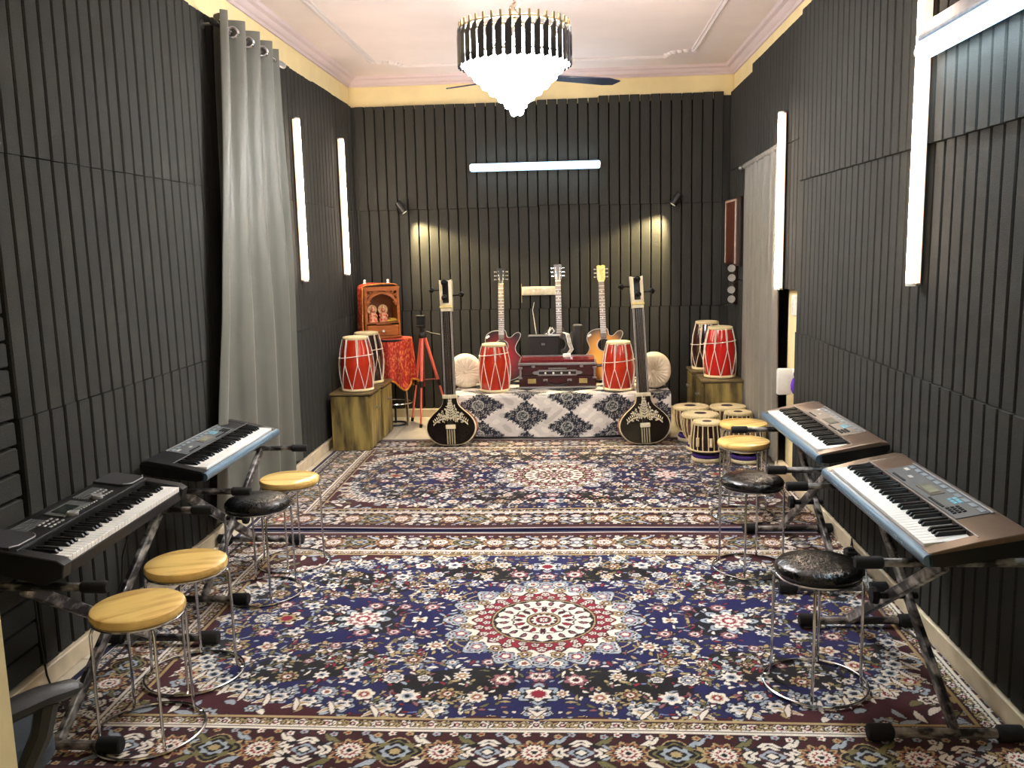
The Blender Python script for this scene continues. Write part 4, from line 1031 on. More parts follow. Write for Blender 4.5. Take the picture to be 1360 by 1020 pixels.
# ------------------------------------------------------------------ tanpuras
TBLACK = mat('black_lacquered_wood', (20, 13, 12), 0.16, var=.2, coat=.5)
TIVORY = mat('ivory_inlay', (206, 194, 164), 0.45, var=.08)
TWOOD = mat('amber_gourd', (168, 104, 44), 0.25, rgb2=(134, 74, 28), scale=6, coat=.4)
SILVL = mat('silver_line', (176, 170, 164), 0.35, 0.4, var=.05)
def make_tanpura(label, loc, rot):
    t = thing('tanpura', label, 'tanpura', loc, rot, 'standing tanpuras')
    # front outline of the gourd (x, z); local y- is the front
    half = [(0.0, .0), (.075, .004), (.136, .030), (.178, .078), (.193, .130), (.180, .185), (.144, .232), (.099, .272), (.066, .308), (.055, .345), (.0525, .385)]
    hs = smooth_curve(half, 5, closed=False) + [half[-1]]
    out = hs + [(-x, z) for x, z in reversed(hs[1:])]
    MF = Matrix(((1, 0, 0, 0), (0, 0, 1, 0), (0, 1, 0, 0), (0, 0, 0, 1)))     # (x,y,z)->(x, z, y): outline upright
    b = B(); prism(b, [(x * .955, .006 + z * .975) for x, z in out], -.020, -.010, MF, bev=.003); obj('soundboard', b, TBLACK, t)
    b = B(); prism(b, out, -.014, .012, MF, bev=.003); obj('border', b, TIVORY, t)
    # gourd back
    b = B(); n = len(out); rg = []
    for q in range(7):
        a = q / 6 * PI / 2; sc = math.cos(a); y = .010 + .205 * math.sin(a)
        rg.append([b.verts.new((x * (sc * (1 + .16 * math.sin(a * 2))), y if z < .25 else .01 + (y - .01) * max(.22, 1 - (z - .25) / .12), .135 + (z - .135) * (sc if z < .135 else (sc * .6 + .4)))) for x, z in out])
    for ra, rb in zip(rg, rg[1:]):
        for i in range(n): b.faces.new((ra[i], ra[(i + 1) % n], rb[(i + 1) % n], rb[i]))
    b.faces.new(rg[0]); b.faces.new(rg[-1]); obj('gourd', b, TWOOD, t)
    # neck: half round behind, flat black board in front
    b = B(); prof = [(-.046, -.008), (.046, -.008)] + [(.046 * math.cos(a), -.004 + .05 * math.sin(a)) for a in np.linspace(0.05, PI - .05, 10)]
    prism(b, prof, .37, 1.02); obj('neck', b, TBLACK, t)
    b = B(); box(b, (0, -.013, .695), (.060, .012, .65), .003); obj('fingerboard', b, mat('ebony_board', (26, 17, 17), .2, coat=.4), t)
    b = B()
    for x in (-.040, .040, -.031, .031): box(b, (x, -.0105, .695), (.0045, .008, .65), .001)
    obj('neck_inlay', b, SILVL, t)
    b = B(); box(b, (0, -.009, .372), (.112, .030, .030), .004); lathe(b, [(0, 0), (.012, 0), (.008, .01), (0, .012)], 8, T((0, -.024, .372), (PI / 2, 0, 0))); obj('neck_collar', b, TIVORY, t)
    # head
    hp = [(-.043, 1.02), (.043, 1.02), (.047, 1.08), (.049, 1.26), (.030, 1.255), (0, 1.25), (-.030, 1.255), (-.049, 1.26), (-.047, 1.08)]
    b = B(); prism(b, hp, -.012, .052, MF, bev=.004); obj('peg_box', b, TIVORY, t)
    b = B(); box(b, (0, -.0125, 1.165), (.046, .006, .165), .002); obj('peg_slot', b, BLACKG, t)
    b = B(); box(b, (0, -.016, 1.055), (.096, .014, .020), .003); obj('nut', b, mat('aged_bone', (196, 176, 112), .5), t)
    def peg(p, d):
        d = Vector(d); M = Matrix.Translation(p) @ d.to_track_quat('Z', 'Y').to_matrix().to_4x4()
        b = B(); lathe(b, [(0, 0), (.006, 0), (.006, .040), (.010, .046), (.020, .054), (.024, .064), (.019, .076), (.008, .082), (.006, .088), (0, .090)], 16, M); obj('peg', b, BLACKG, t)
    peg((0, -.012, 1.225), (0, -1, .12)); peg((0, -.012, 1.115), (0, -1, .05)); peg((-.05, .02, 1.185), (-1, 0, .05)); peg((.05, .02, 1.140), (1, 0, .04))
    b = B()
    for x in (-.018, -.006, .006, .018): tube(b, [(x, -.0385, .14), (x * .8, -.026, 1.055), (x * .5, -.018, 1.12)], .0005, 4)
    obj('strings', b, STEEL, t)
    b = B(); box(b, (0, -.030, .143), (.075, .020, .034), .004); obj('bridge', b, TIVORY, t)
    for x in (-.027, -.009, .009, .027): b = B(); tube(b, [(x, -.034, .122), (x, -.026, .012)], .0052, 6); obj('tail_string', b, mat('tail_cord', (158, 150, 120), .6), t)
    # ivory floral inlay: a branching vine with leaves, birds at the sides
    b = B(); R = random.Random(3); yv = -.0205
    def lf(x, z, a, l, w2):
        p = [(x + l * u * math.cos(a) - w2 * v * math.sin(a), z + l * u * math.sin(a) + w2 * v * math.cos(a)) for u, v in ((0, 0), (.35, .5), (.7, .38), (1, 0), (.7, -.38), (.35, -.5))]
        prism(b, p, yv - .0012, yv + .001, MF)
    tube(b, [(0, yv, .19), (0, yv, .35)], .0022, 5)
    for i in range(8):
        z = .205 + i * .019; k = max(.25, 1 - max(0, z - .23) / .12)
        for s_ in (-1, 1):
            lf(0, z, PI / 2 - s_ * .95, .040 * k + .008, .013)
            lf(s_ * .026 * k, z + .010, PI / 2 - s_ * .3, .018, .009)
    for s_ in (-1, 1):
        tube(b, [(0, yv, .20), (s_ * .04, yv, .212), (s_ * .085, yv, .198), (s_ * .12, yv, .172)], .002, 5)
        for i in range(9):
            u = i / 8; x = s_ * (.02 + .105 * u); z = .207 + .010 * math.sin(u * 3) - .035 * u * u
            lf(x, z, PI / 2 - s_ * .4, .026, .010); lf(x, z, -PI / 2 + s_ * .3, .022, .009)
        lf(s_ * .075, .222, PI / 2 - s_ * .5, .034, .018); lf(s_ * .088, .236, s_ * -.2 + (0 if s_ > 0 else PI), .018, .010)
    for i in range(70):
        z = R.uniform(.170, .30); hw2 = .125 * (1 - (z - .165) / .16) + .012; x = R.uniform(-hw2, hw2)
        if abs(x) < .045 and z < .185: continue
        lf(x, z, R.uniform(0, 6.28), R.uniform(.012, .024), R.uniform(.006, .011))
    obj('floral_inlay', b, TIVORY, t, ang=0)
    return t
make_tanpura('standing black tanpura beside the small shrine and red tripod', (-.918, 6.56, ZR + .012), (-.135, -.03, -.02))
make_tanpura('standing black tanpura beside the tabla drums', (.548, 6.56, ZR + .012), (-.140, -.042, .04))

# ------------------------------------------------------------------ guitars
def sunburst(name, centre, mid, edge, size):
    m = mat(name, mid, .5, coat=.0, spec=.2); nt = m.node_tree; bs = nt.nodes['Principled BSDF']
    tc = nt.nodes.new('ShaderNodeTexCoord'); mp = nt.nodes.new('ShaderNodeMapping'); mp.inputs['Location'].default_value = (0, 0, -.20 / size[1]); mp.inputs['Scale'].default_value = (1 / size[0], 0, 1 / size[1])
    ln = nt.nodes.new('ShaderNodeVectorMath'); ln.operation = 'LENGTH'; cr = nt.nodes.new('ShaderNodeValToRGB')
    nt.links.new(tc.outputs['Object'], mp.inputs[0]); nt.links.new(mp.outputs[0], ln.inputs[0]); nt.links.new(ln.outputs['Value'], cr.inputs[0])
    e = cr.color_ramp.elements; e[0].position = .28; e[0].color = (*lin(centre), 1); e[1].position = .97; e[1].color = (*lin(edge), 1)
    q = e.new(.62); q.color = (*lin(mid), 1)
    nt.links.new(cr.outputs[0], bs.inputs['Base Color']); return m
ROSEW = mat('rosewood_board', (92, 62, 40), .4, rgb2=(66, 44, 30), scale=20)
FRET = mat('fret_wire', (190, 186, 176), .3, 1.0)
HOLE = mat('sound_hole_dark', (8, 6, 5), .9)
def make_guitar(label, top_m, side_m, bind_m, head_m, loc, rot, pegcol, pick=False):
    t = thing('guitar', label, 'guitar', loc, rot, 'guitars leaning on the far wall')
    right = [(0, 0), (.09, .006), (.158, .045), (.185, .12), (.170, .195), (.128, .245), (.118, .285), (.132, .325), (.155, .365), (.165, .398), (.150, .418), (.118, .410), (.080, .378), (.048, .385), (.03, .44)]
    left = [(-.03, .44), (-.085, .432), (-.128, .402), (-.140, .350), (-.124, .300), (-.120, .270), (-.138, .235), (-.172, .190), (-.185, .12), (-.158, .045), (-.09, .006)]
    out = smooth_curve(right + left, 6)
    MF = Matrix(((1, 0, 0, 0), (0, 0, 1, 0), (0, 1, 0, 0), (0, 0, 0, 1)))
    b = B(); prism(b, out, -.042, .045, MF, bev=.004); obj('body', b, side_m, t)
    b = B(); prism(b, [(x * .972, .004 + z * .981) for x, z in out], -.0455, -.040, MF, bev=.0015); obj('top', b, top_m, t)
    b = B(); tube(b, [(x * .992, -.0435, .0015 + z * .995) for x, z in out], .0032, 6, closed=True); obj('binding', b, bind_m, t)
    b = B(); lathe(b, [(0, 0), (.050, 0), (.050, .002), (0, .002)], 40, T((0, -.0455, .300), (PI / 2, 0, 0))); sh = obj('sound_hole', b, HOLE, t)
    b = B(); 
    for r in (.053, .058): tube(b, [(r * math.cos(a), -.0465, .300 + r * math.sin(a)) for a in np.linspace(0, 2 * PI, 40)[:-1]], .0022, 5, closed=True)
    obj('rosette', b, bind_m, sh)
    b = B(); box(b, (0, -.050, .125), (.155, .009, .024), .004); obj('bridge', b, mat('bridge_wood', (62, 36, 24), .4), t)
    b = B(); box(b, (0, -.050, .600), (.050, .012, .49), .003); box(b, (0, -.030, .64), (.044, .036, .40), .012); obj('neck', b, ROSEW, t)
    b = B()
    for i in range(20): z = .845 - .645 * (1 - 2 ** (-(i + 1) / 12)); box(b, (0, -.0565, z), (.048, .0022, .0028))
    obj('frets', b, FRET, t, kind='stuff')
    b = B()
    for i in (3, 5, 7, 9, 12):
        z = .845 - .645 * (1 - (2 ** (-i / 12) + 2 ** (-(i - 1) / 12)) / 2); lathe(b, [(0, 0), (.0045, 0), (.004, .0012), (0, .0014)], 10, T((0, -.0558, z), (PI / 2, 0, 0)))
    obj('position_dots', b, TIVORY, t)
    b = B(); box(b, (0, -.052, .848), (.046, .012, .007), .001); obj('nut', b, TIVORY, t)
    hp = [(-.022, .850), (.022, .850), (.034, .880), (.036, .990), (.020, .998), (0, .992), (-.020, .998), (-.036, .990), (-.034, .880)]
    b = B(); prism(b, hp, -.040, -.024, MF, bev=.003); obj('headstock', b, head_m, t)
    for sx in (-1, 1):
        for i in range(3):
            z = .895 + i * .034; b = B(); tube(b, [(sx * .030, -.032, z), (sx * .046, -.032, z)], .003, 6); box(b, (sx * .053, -.032, z), (.016, .010, .013), .004)
            lathe(b, [(0, 0), (.005, 0), (.005, .010), (0, .011)], 10, T((sx * .020, -.040, z), (PI / 2, 0, 0))); obj('tuning_peg', b, pegcol, t)
    b = B()
    for i in range(6): x = -.018 + i * .0072; tube(b, [(x * 1.25, -.056, .125), (x, -.060, .50), (x * .95, -.059, .848), ((-.02 if x < 0 else .02), -.046, .895 + (i % 3) * .034)], .0006, 4)
    obj('strings', b, STEEL, t)
    b = B(); box(b, (-.118, -.0475, .385), (.034, .002, .018), .0005, (0, -.6, 0)); obj('sticker', b, WHITEP, t)
    return t
BIND_D = mat('pale_binding', (170, 164, 152), .4); BIND_B = mat('dark_binding', (70, 60, 52), .4)
make_guitar('dark red cutaway acoustic guitar leaning on the far wall', sunburst('red_burst', (150, 14, 22), (108, 9, 16), (24, 4, 6), (.205, .245)), mat('black_guitar_side', (18, 10, 10), .2, coat=.4), BIND_D, BLACK,
            (-.592, 7.44, .372), (-.325, -.012, 0), STEEL)
make_guitar('guitar behind the harmonium and black speaker with only its neck showing', mat('black_guitar_top', (14, 13, 14), .2, coat=.4), BLACK, BIND_B, mat('brown_headstock', (58, 38, 26), .35),
            (-.098, 7.60, .366), (-.20, -.015, 0), CHROME)
make_guitar('yellow sunburst cutaway acoustic guitar leaning on the far wall', sunburst('yellow_burst', (226, 166, 60), (204, 140, 50), (84, 70, 56), (.205, .245)), mat('grey_brown_side', (70, 58, 48), .25, coat=.4), BIND_D, mat('gold_headstock', (206, 178, 96), .35),
            (.278, 7.44, .372), (-.30, -.022, 0), STEEL)

# ------------------------------------------------------------------ harmonium
MARN = mat('maroon_polished_wood', (64, 16, 18), .2, rgb2=(44, 11, 14), scale=6, coat=.45, stretch=(1, 8, 8))
h = thing('harmonium', 'maroon portable harmonium with silver edges at the middle of the platform', 'harmonium', (-.117, 7.255, .362))
b = B(); box(b, (0, .0, .052), (.625, .27, .10), .004); obj('base', b, MARN, h)
b = B(); box(b, (0, .0, .150), (.610, .255, .092), .004); obj('upper_case', b, MARN, h)
b = B(); box(b, (0, .010, .218), (.60, .235, .030), .003); obj('lid', b, mat('maroon_lid', (104, 22, 26), .25, coat=.4), h)
b = B()
box(b, (0, -.130, .200), (.635, .012, .020), .003); box(b, (0, -.137, .008), (.635, .008, .016), .002); box(b, (-.306, 0, .218), (.014, .25, .014), .003); box(b, (.306, 0, .218), (.014, .25, .014), .003); box(b, (0, .128, .236), (.60, .010, .008), .002)
obj('silver_edging', b, SILV, h)
M = Matrix(((1, 0, 0, 0), (0, 0, -1, 0), (0, 1, 0, 0), (0, 0, 0, 1)))      # outline (x, z) extruded toward -y
def plate(x, z, out, th, m, par, nm, y=-.128):
    b = B(); prism(b, [(x + p, z + q) for p, q in out], -y, -y + th, M, bev=.001); return obj(nm, b, m, par)
op = [(-.205, 0), (-.19, .012), (-.165, .014), (-.15, .024), (.15, .024), (.165, .014), (.19, .012), (.205, 0), (.19, -.012), (.165, -.014), (.15, -.024), (-.15, -.024), (-.165, -.014), (-.19, -.012)]
sp = plate(0, .128, op, .006, SILV, h, 'stop_plate')
b = B(); box(b, (0, -.1345, .128), (.30, .004, .022), .001); obj('stop_slot', b, BLACK, sp)
for i in range(9):
    x = -.13 + i * .0325; b = B(); lathe(b, [(0, 0), (.006, 0), (.004, .008), (.009, .014), (.009, .019), (0, .022)], 12, T((x, -.134, .128), (PI / 2, 0, 0))); obj('stop_knob', b, WHITEP if i % 2 == 1 else BLACK, h)
b = B(); box(b, (0, -.133, .163), (.15, .008, .010), .002); obj('top_catch', b, STEEL, h)
for sx in (-1, 1):
    fo = [(-.016, -.006), (-.008, -.012), (.008, -.012), (.016, -.006), (.014, .004), (.006, .006), (.005, .018), (-.005, .018), (-.006, .006), (-.014, .004)]
    plate(sx * .195, .182, fo, .005, SILV, h, 'flower_plate', -.128)
    plate(sx * .208, .062, [(-.033, -.019), (.033, -.019), (.033, .019), (-.033, .019)], .004, mat('brass_plate', (190, 174, 112), .35, .7, var=.2, scale=120), h, 'brass_plate', -.135)
    b = B(); box(b, (sx * .300, -.131, .125), (.016, .014, .075), .003); box(b, (sx * .300, -.131, .170), (.034, .018, .016), .003); box(b, (sx * .300, -.137, .086), (.034, .012, .014), .003); obj('latch', b, SILV, h)
    plate(sx * .098, .070, [(-.018, -.009), (.018, -.009), (.018, .009), (-.018, .009)], .008, STEEL, h, 'handle_mount', -.135)
b = B(); tube(b, [(-.098, -.146, .066), (-.08, -.152, .046), (-.04, -.156, .034), (.0, -.157, .031), (.04, -.156, .034), (.08, -.152, .046), (.098, -.146, .066)], .006, 8); obj('carry_handle', b, BLACK, h)

# ------------------------------------------------------------------ round bolsters
BOL = mat('off_white_cotton', (226, 212, 188), .85, var=.05, scale=20, bump=.2, bscale=60)
def bolster(label, loc, rz, R=.137, Ln=.30):
    t = thing('bolster', label, 'cushion', loc, (0, 0, rz), 'round bolsters on the platform')
    b = B(); seg = 72; M = T((0, 0, R), (PI / 2, 0, 0)); prof = []
    rgs = []
    for r, z in [(.0, .118), (.02, .122), (.05, .138), (.085, .148), (.115, .142), (.131, .125), (.137, .09), (.137, 0), (.137, -.09), (.131, -.125), (.115, -.142), (.06, -.146), (0, -.13)]:
        ring = []
        for i in range(seg):
            a = 2 * PI * i / seg; pl2 = .0045 * math.cos(24 * a) * (1 if .02 < r < .132 else .25); rr = r * R / .137
            x, y = rr * math.cos(a), rr * math.sin(a); y = max(y, -R + .003 if r > .1 else -R)
            ring.append(b.verts.new(M @ Vector((x, y, z * Ln / .3 + pl2))))
        rgs.append(ring)
    for ra, rb in zip(rgs, rgs[1:]):
        for i in range(seg): b.faces.new((ra[i], ra[(i + 1) % seg], rb[(i + 1) % seg], rb[i]))
    bmesh.ops.remove_doubles(b, verts=b.verts, dist=1e-5)
    obj('pleated_cover', b, BOL, t, ang=60)
    b = B(); lathe(b, [(0, 0), (.016, 0), (.018, .006), (.010, .012), (0, .014)], 16, T((0, -.118 * Ln / .3, R), (PI / 2, 0, 0)))
    obj('button', b, BOL, t); b = B(); tube(b, [(-.008, -.132, R - .01), (-.018, -.150, R - .06), (-.010, -.152, R - .088), (.004, -.152, R - .085), (.008, -.148, R - .05), (.0, -.130, R - .01)], .004, 6); obj('tie_cord', b, BOL, t)
    return t
bolster('round pleated off-white bolster behind the tanpura next to the shrine', (-.888, 7.29, .357), .12, Ln=.22)
bolster('round pleated off-white bolster behind the tanpura next to the tablas', (.665, 7.20, .357), -.1)

# ------------------------------------------------------------------ shrine on its covered stand
SHW = mat('orange_shrine_wood', (178, 100, 34), .4, rgb2=(144, 74, 24), scale=5, stretch=(2, 2, 8), coat=.25)
SHI = mat('shrine_interior', (150, 80, 28), .5, rgb2=(110, 56, 18), scale=5)
REDC = mat('red_gold_brocade', (168, 26, 18), .75, rgb2=(206, 112, 60), scale=46, stretch=(2.0, 1, .8), contrast=(.50, .60), detail=2, bump=.2)
TRIMC = mat('gold_zari_trim', (216, 150, 48), .5, rgb2=(190, 90, 30), scale=120, contrast=(.45, .6), bump=.3)
st = thing('side_table', 'chrome legged table hidden under the red brocade beside the cabinets', 'table', (-1.535, 7.50, 0))
b = B(); lathe(b, [(0, .735), (.155, .735), (.16, .742), (.16, .752), (.155, .757), (0, .757)], 36); obj('table_top', b, BLACK, st)
for k in range(4):
    a = PI / 4 + k * PI / 2 + .25
    b = B(); tube(b, [(.11 * math.cos(a), .11 * math.sin(a), .735), (.15 * math.cos(a), .17 * math.sin(a), .004)], .011, 10); obj('leg', b, CHROME, st)
b = B(); tube(b, circle(.150, 36, .20), .007, 8, closed=True); obj('foot_ring', b, CHROME, st)
b = B(); tube(b, circle(.095, 30, .008), .008, 8, closed=True); box(b, (0, 0, .115), (.016, .016, .20), .002); obj('base_ring', b, BLACK, st)
# brocade over the stand
b = B(); N = 64; rings = []
for q in range(13):
    u = q / 12; ring = []
    for i in range(N):
        a = 2 * PI * i / N; fold = math.sin(7 * a + .6) * .5 + .5 * math.sin(11 * a)
        front = max(0, math.sin(-a))                                  # longer at the front (toward -y)
        if q == 0: r, z = 0.001, .7615
        elif q == 1: r, z = .12, .7615
        elif q == 2: r, z = .164, .760
        else:
            v = (q - 3) / 9; drop = .395 + .035 * math.cos(4 * (a + PI / 4)) + .012 * math.sin(5 * a)
            r = .168 + (.010 + .022 * fold) * v ** .8 + .012 * math.sin(a * 3) * v; z = .752 - drop * v
        ring.append(b.verts.new((r * math.cos(a), r * math.sin(a) * .92, z)))
    rings.append(ring)
for ra, rb in zip(rings, rings[1:]):
    for i in range(N): b.faces.new((ra[i], ra[(i + 1) % N], rb[(i + 1) % N], rb[i]))
edge = [v.co.copy() for v in rings[-1]]
tc_ = tag(obj('table_cloth', b, REDC, None, (-1.535, 7.50, 0), ang=60), 'red brocade cloth with gold edging hanging below the shrine', 'cloth')
b = B(); tube(b, [(e.x * 1.012, e.y * 1.012, e.z + .008) for e in edge], .0085, 6, closed=True, flat=1.4); obj('gold_edging', b, TRIMC, tc_)
sh = thing('shrine', 'small carved wooden home shrine with arched front on the red covered table', 'shrine', (-1.635, 7.49, .766), (0, 0, .42))
W2, HH, DD = .150, .435, .12
b = B()
for sx in (-1, 1): box(b, (sx * (W2 - .007), 0, HH / 2), (.014, DD * 2, HH), .003)
box(b, (0, DD - .006, HH / 2), (W2 * 2, .012, HH), .002); box(b, (0, 0, HH - .007), (W2 * 2 + .01, DD * 2 + .008, .016), .003); obj('cabinet_body', b, SHW, sh)
b = B(); box(b, (0, DD - .016, .27), (W2 * 2 - .03, .006, .28)); box(b, (0, 0, .130), (W2 * 2 - .03, DD * 2 - .02, .012)); obj('niche_lining', b, SHI, sh)
b = B(); box(b, (0, 0, .010), (W2 * 2 + .02, DD * 2 + .012, .02), .004); obj('plinth', b, SHW, sh)
b = B(); box(b, (0, -DD + .008, .068), (W2 * 2 - .034, .016, .088), .003); dw = obj('drawer', b, SHW, sh)
b = B(); lathe(b, [(0, 0), (.005, 0), (.005, .008), (.012, .014), (.009, .022), (0, .024)], 14, T((0, -DD - .0, .062), (PI / 2, 0, 0))); obj('knob', b, WHITEP, dw)
b = B(); box(b, (0, -DD - .006, .122), (.12, .022, .008), .002); obj('offering_ledge', b, SHI, sh)
# arch with pierced lattice corners
b = B(); arch = []
M2 = Matrix(((1, 0, 0, 0), (0, 0, 1, 0), (0, 1, 0, 0), (0, 0, 0, 1)))
for i in range(25):
    a = PI * i / 24; r = 1 + .07 * abs(math.sin(a * 5)); arch.append((.105 * math.cos(a) * r, .285 + .085 * math.sin(a) * r))
top = [(.120, .285), (.120, .300)]
band = arch + [(-.128, .285)] + [(.128 * math.cos(a) * 1.0, .287 + .105 * math.sin(a)) for a in np.linspace(PI, 0, 25)]
prism(b, band, -DD - .004, -DD + .008, M2)
box(b, (0, -DD + .002, HH - .024), (W2 * 2 - .026, .012, .022), .002)
for sx in (-1, 1):
    box(b, (sx * (W2 - .016), -DD + .002, .28), (.016, .012, .30), .002)
    for k in range(3):
        for an in (PI / 4, -PI / 4): box(b, (sx * (.052 + .030 * k), -DD + .002, .385 - .010 * k), (.008, .010, .075 - .012 * (2 - k)), .001, (0, an, 0))
    box(b, (sx * .118, -DD + .002, .325), (.008, .010, .07), .001, (0, PI / 4, 0)); box(b, (sx * .118, -DD + .002, .325), (.008, .010, .07), .001, (0, -PI / 4, 0))
    box(b, (sx * .125, -DD + .002, .285), (.022, .012, .014), .002)
obj('pierced_arch', b, SHW, sh)
# red cloth over the top and the side of the shrine
b = B(); cs = [(-W2 - .012, .010), (-W2 - .016, .12), (-W2 - .012, .25), (-W2 - .014, .38), (-W2 - .006, HH + .002), (-W2 + .05, HH + .018), (0, HH + .022), (W2 - .03, HH + .012), (W2 + .008, HH - .004), (W2 + .012, HH - .05), (W2 + .011, .15), (W2 + .012, .10)]
cs = smooth_curve(cs, 4, closed=False) + [cs[-1]]; ny_ = 14; g = []
for j in range(ny_):
    v = j / (ny_ - 1); y = -DD - .002 + (DD * 2 + .004) * v
    g.append([b.verts.new((x - (.006 * math.sin(v * 14 + z * 9) if x < 0 else -.003) * (1 if abs(x) > W2 - .01 else 0), y if x < W2 - .02 else -.02 + (DD) * v, z + (.004 * math.sin(v * 9 + x * 20) + .003 if z > HH else 0))) for x, z in cs])
for ra, rb in zip(g, g[1:]):
    for i in range(len(cs) - 1): b.faces.new((ra[i], ra[i + 1], rb[i + 1], rb[i]))
rim = [v.co.copy() for v in g[0]]
sc_ = tag(obj('shrine_cloth', b, REDC, None, (-1.635, 7.49, .766), (0, 0, .42), ang=60), 'red brocade cloth draped over the top of the small shrine', 'cloth')
b = B(); tube(b, [(e.x, e.y - .003, e.z) for e in rim], .005, 6); obj('gold_edging', b, TRIMC, sc_)
for x in (-.115, .085):
    t = thing('finial', ('small pale knob on the shrine roof, nearer the wall with light bars' if x < 0 else 'small pale knob on the shrine roof, nearer the tripod'), 'ornament', (-1.635 + x * .91, 7.49 + x * .41, .766 + HH + .024))
    b = B(); lathe(b, [(0, 0), (.012, 0), (.013, .008), (.006, .012), (.012, .022), (.010, .032), (0, .036)], 14); obj('knob', b, WHITEP, t)
def figurine(label, x, rz):
    t = thing('figurine', label, 'figurine', (-1.635 + x * .913 + .0204, 7.49 + x * .408 - .0457, .766 + .137), (0, 0, rz + .42), 'seated figurines in the shrine')
    CR = mat('painted_clay', (226, 168, 130), .45, rgb2=(206, 84, 70), scale=60, contrast=(.5, .6)); HALO = mat('gilt_halo', (222, 190, 140), .45, rgb2=(190, 140, 90), scale=60)
    b = B(); lathe(b, [(0, 0), (.040, 0), (.042, .008), (.036, .014), (0, .014)], 20); obj('base', b, CR, t)
    b = B(); lathe(b, [(0, .012), (.038, .014), (.040, .026), (.027, .036), (.021, .052), (.024, .066), (.019, .078), (.008, .083), (.0145, .090), (.017, .100), (.013, .113), (.009, .118), (.008, .130), (0, .138)], 20); obj('body', b, CR, t)
    for sx in (-1, 1): b = B(); tube(b, [(sx * .020, 0, .070), (sx * .034, -.008, .052), (sx * .028, -.024, .042)], [.007, .006, .005], 8); obj('arm', b, CR, t)
    b = B(); lathe(b, [(0, 0), (.040, 0), (.042, .003), (.040, .006), (0, .006)], 24, T((0, .020, .102), (PI / 2, 0, 0))); obj('halo', b, HALO, t)
figurine('small seated painted figurine in the shrine nearer the side cloth', -.068, .1)
figurine('small seated painted figurine at the middle of the shrine', .022, 0)
b = B(); box(b, (.092, -.035, .146), (.09, .12, .018), .006); box(b, (.10, -.04, .158), (.05, .08, .010), .004)
tag(obj('altar_cloth', b, mat('yellow_cloth', (206, 170, 60), .8, var=.2, scale=50, bump=.3), None, (-1.635, 7.49, .766), (0, 0, .42)), 'folded yellow cloth on the shrine shelf beside the figurines', 'cloth')

# ------------------------------------------------------------------ salmon tripod
SALM = mat('salmon_anodised', (236, 116, 100), .35, .2, var=.05)
tp = thing('tripod', 'salmon red camera tripod with black head standing by the shrine', 'tripod', (-1.265, 7.44, 0))
for k, (fx, fy) in enumerate(((-.02, -.13), (.21, .10), (-.15, .19))):
    a, c2 = Vector((fx * .08, fy * .08, .775)), Vector((fx, fy, .006)); mid = a.lerp(c2, .52)
    b = B(); tube(b, [a, mid], .0135, 10); lg = obj('leg', b, SALM, tp)
    b = B(); tube(b, [mid, c2.lerp(a, .03)], .0085, 10); obj('lower_leg', b, SALM, lg)
    b = B(); tube(b, [mid.lerp(a, .05), mid.lerp(c2, .09)], .0155, 10); obj('leg_lock', b, BLACK, lg)
    b = B(); tube(b, [c2.lerp(a, .04), c2], .013, 10); obj('rubber_foot', b, RUBBER, lg)
b = B(); tube(b, [(0, 0, .34), (0, 0, .80)], .010, 10)
for fx, fy in ((-.02, -.13), (.21, .10), (-.15, .19)): tube(b, [(0, 0, .40), (fx * .52, fy * .52, .40)], .004, 6)
obj('centre_column', b, mat('dark_red_column', (120, 40, 38), .4), tp)
b = B(); lathe(b, [(0, .76), (.034, .76), (.038, .78), (.030, .80), (.018, .81), (.018, .84), (.028, .845), (.028, .86), (0, .862)], 20); obj('head', b, BLACK, tp)
b = B(); box(b, (-.005, -.01, .905), (.075, .022, .095), .005); box(b, (-.005, -.024, .945), (.080, .024, .014), .003); box(b, (-.005, -.024, .862), (.080, .024, .014), .003); obj('phone_clamp', b, BLACK, tp)
b = B(); tube(b, [(.03, .0, .815), (.09, -.03, .80), (.165, -.05, .785)], [.005, .005, .009], 8); obj('pan_handle', b, BLACK, tp)

# ------------------------------------------------------------------ speakers and cables on the platform
SPK = mat('black_speaker_case', (18, 18, 19), .5, var=.1)
sp = thing('speaker', 'black box speaker with pale top edge behind the harmonium', 'speaker', (-.228, 7.452, .360))
b = B(); box(b, (0, 0, .20), (.262, .11, .395), .008); obj('case', b, SPK, sp)
b = B(); box(b, (0, -.0565, .20), (.245, .006, .37), .004); obj('front_grille', b, MESHB, sp)
b = B(); box(b, (0, 0, .402), (.27, .115, .008), .002); obj('top_plate', b, SILV, sp)
b = B(); box(b, (-.01, -.061, .335), (.03, .003, .018), .001); obj('badge', b, mat('grey_badge', (110, 110, 112), .4), sp)
s2 = thing('speaker', 'black cylindrical speaker standing behind the harmonium', 'speaker', (.052, 7.47, .360))
b = B(); lathe(b, [(0, 0), (.042, 0), (.045, .006), (.045, .47), (.042, .482), (0, .482)], 32); obj('case', b, SPK, s2)
b = B(); lathe(b, [(0, 0), (.038, 0), (.034, .008), (0, .010)], 24, T((0, 0, .482))); obj('top_cap', b, mat('grey_cap', (92, 92, 92), .5), s2)
WCAB = mat('white_cable', (214, 212, 206), .5)
b = B()
for o_ in (0, .012, .024): tube(b, smooth_curve([(0, 0), (0.01, 0)], 1) and [(-.07 + o_ * .3, 7.40, .79), (-.045 + o_, 7.37, .78), (-.028 + o_, 7.35, .70), (-.01 + o_, 7.335, .655), (-.035 + o_, 7.33, .622), (-.05 + o_, 7.31, .616)], .0042, 6)
cbx = tag(obj('audio_cable', b, WCAB), 'bundle of white cables dropping onto the harmonium lid', 'cable')
b = B(); box(b, (-.04, 7.23, .617), (.062, .05, .028), .005); obj('connector_block', b, WHITEP, cbx)
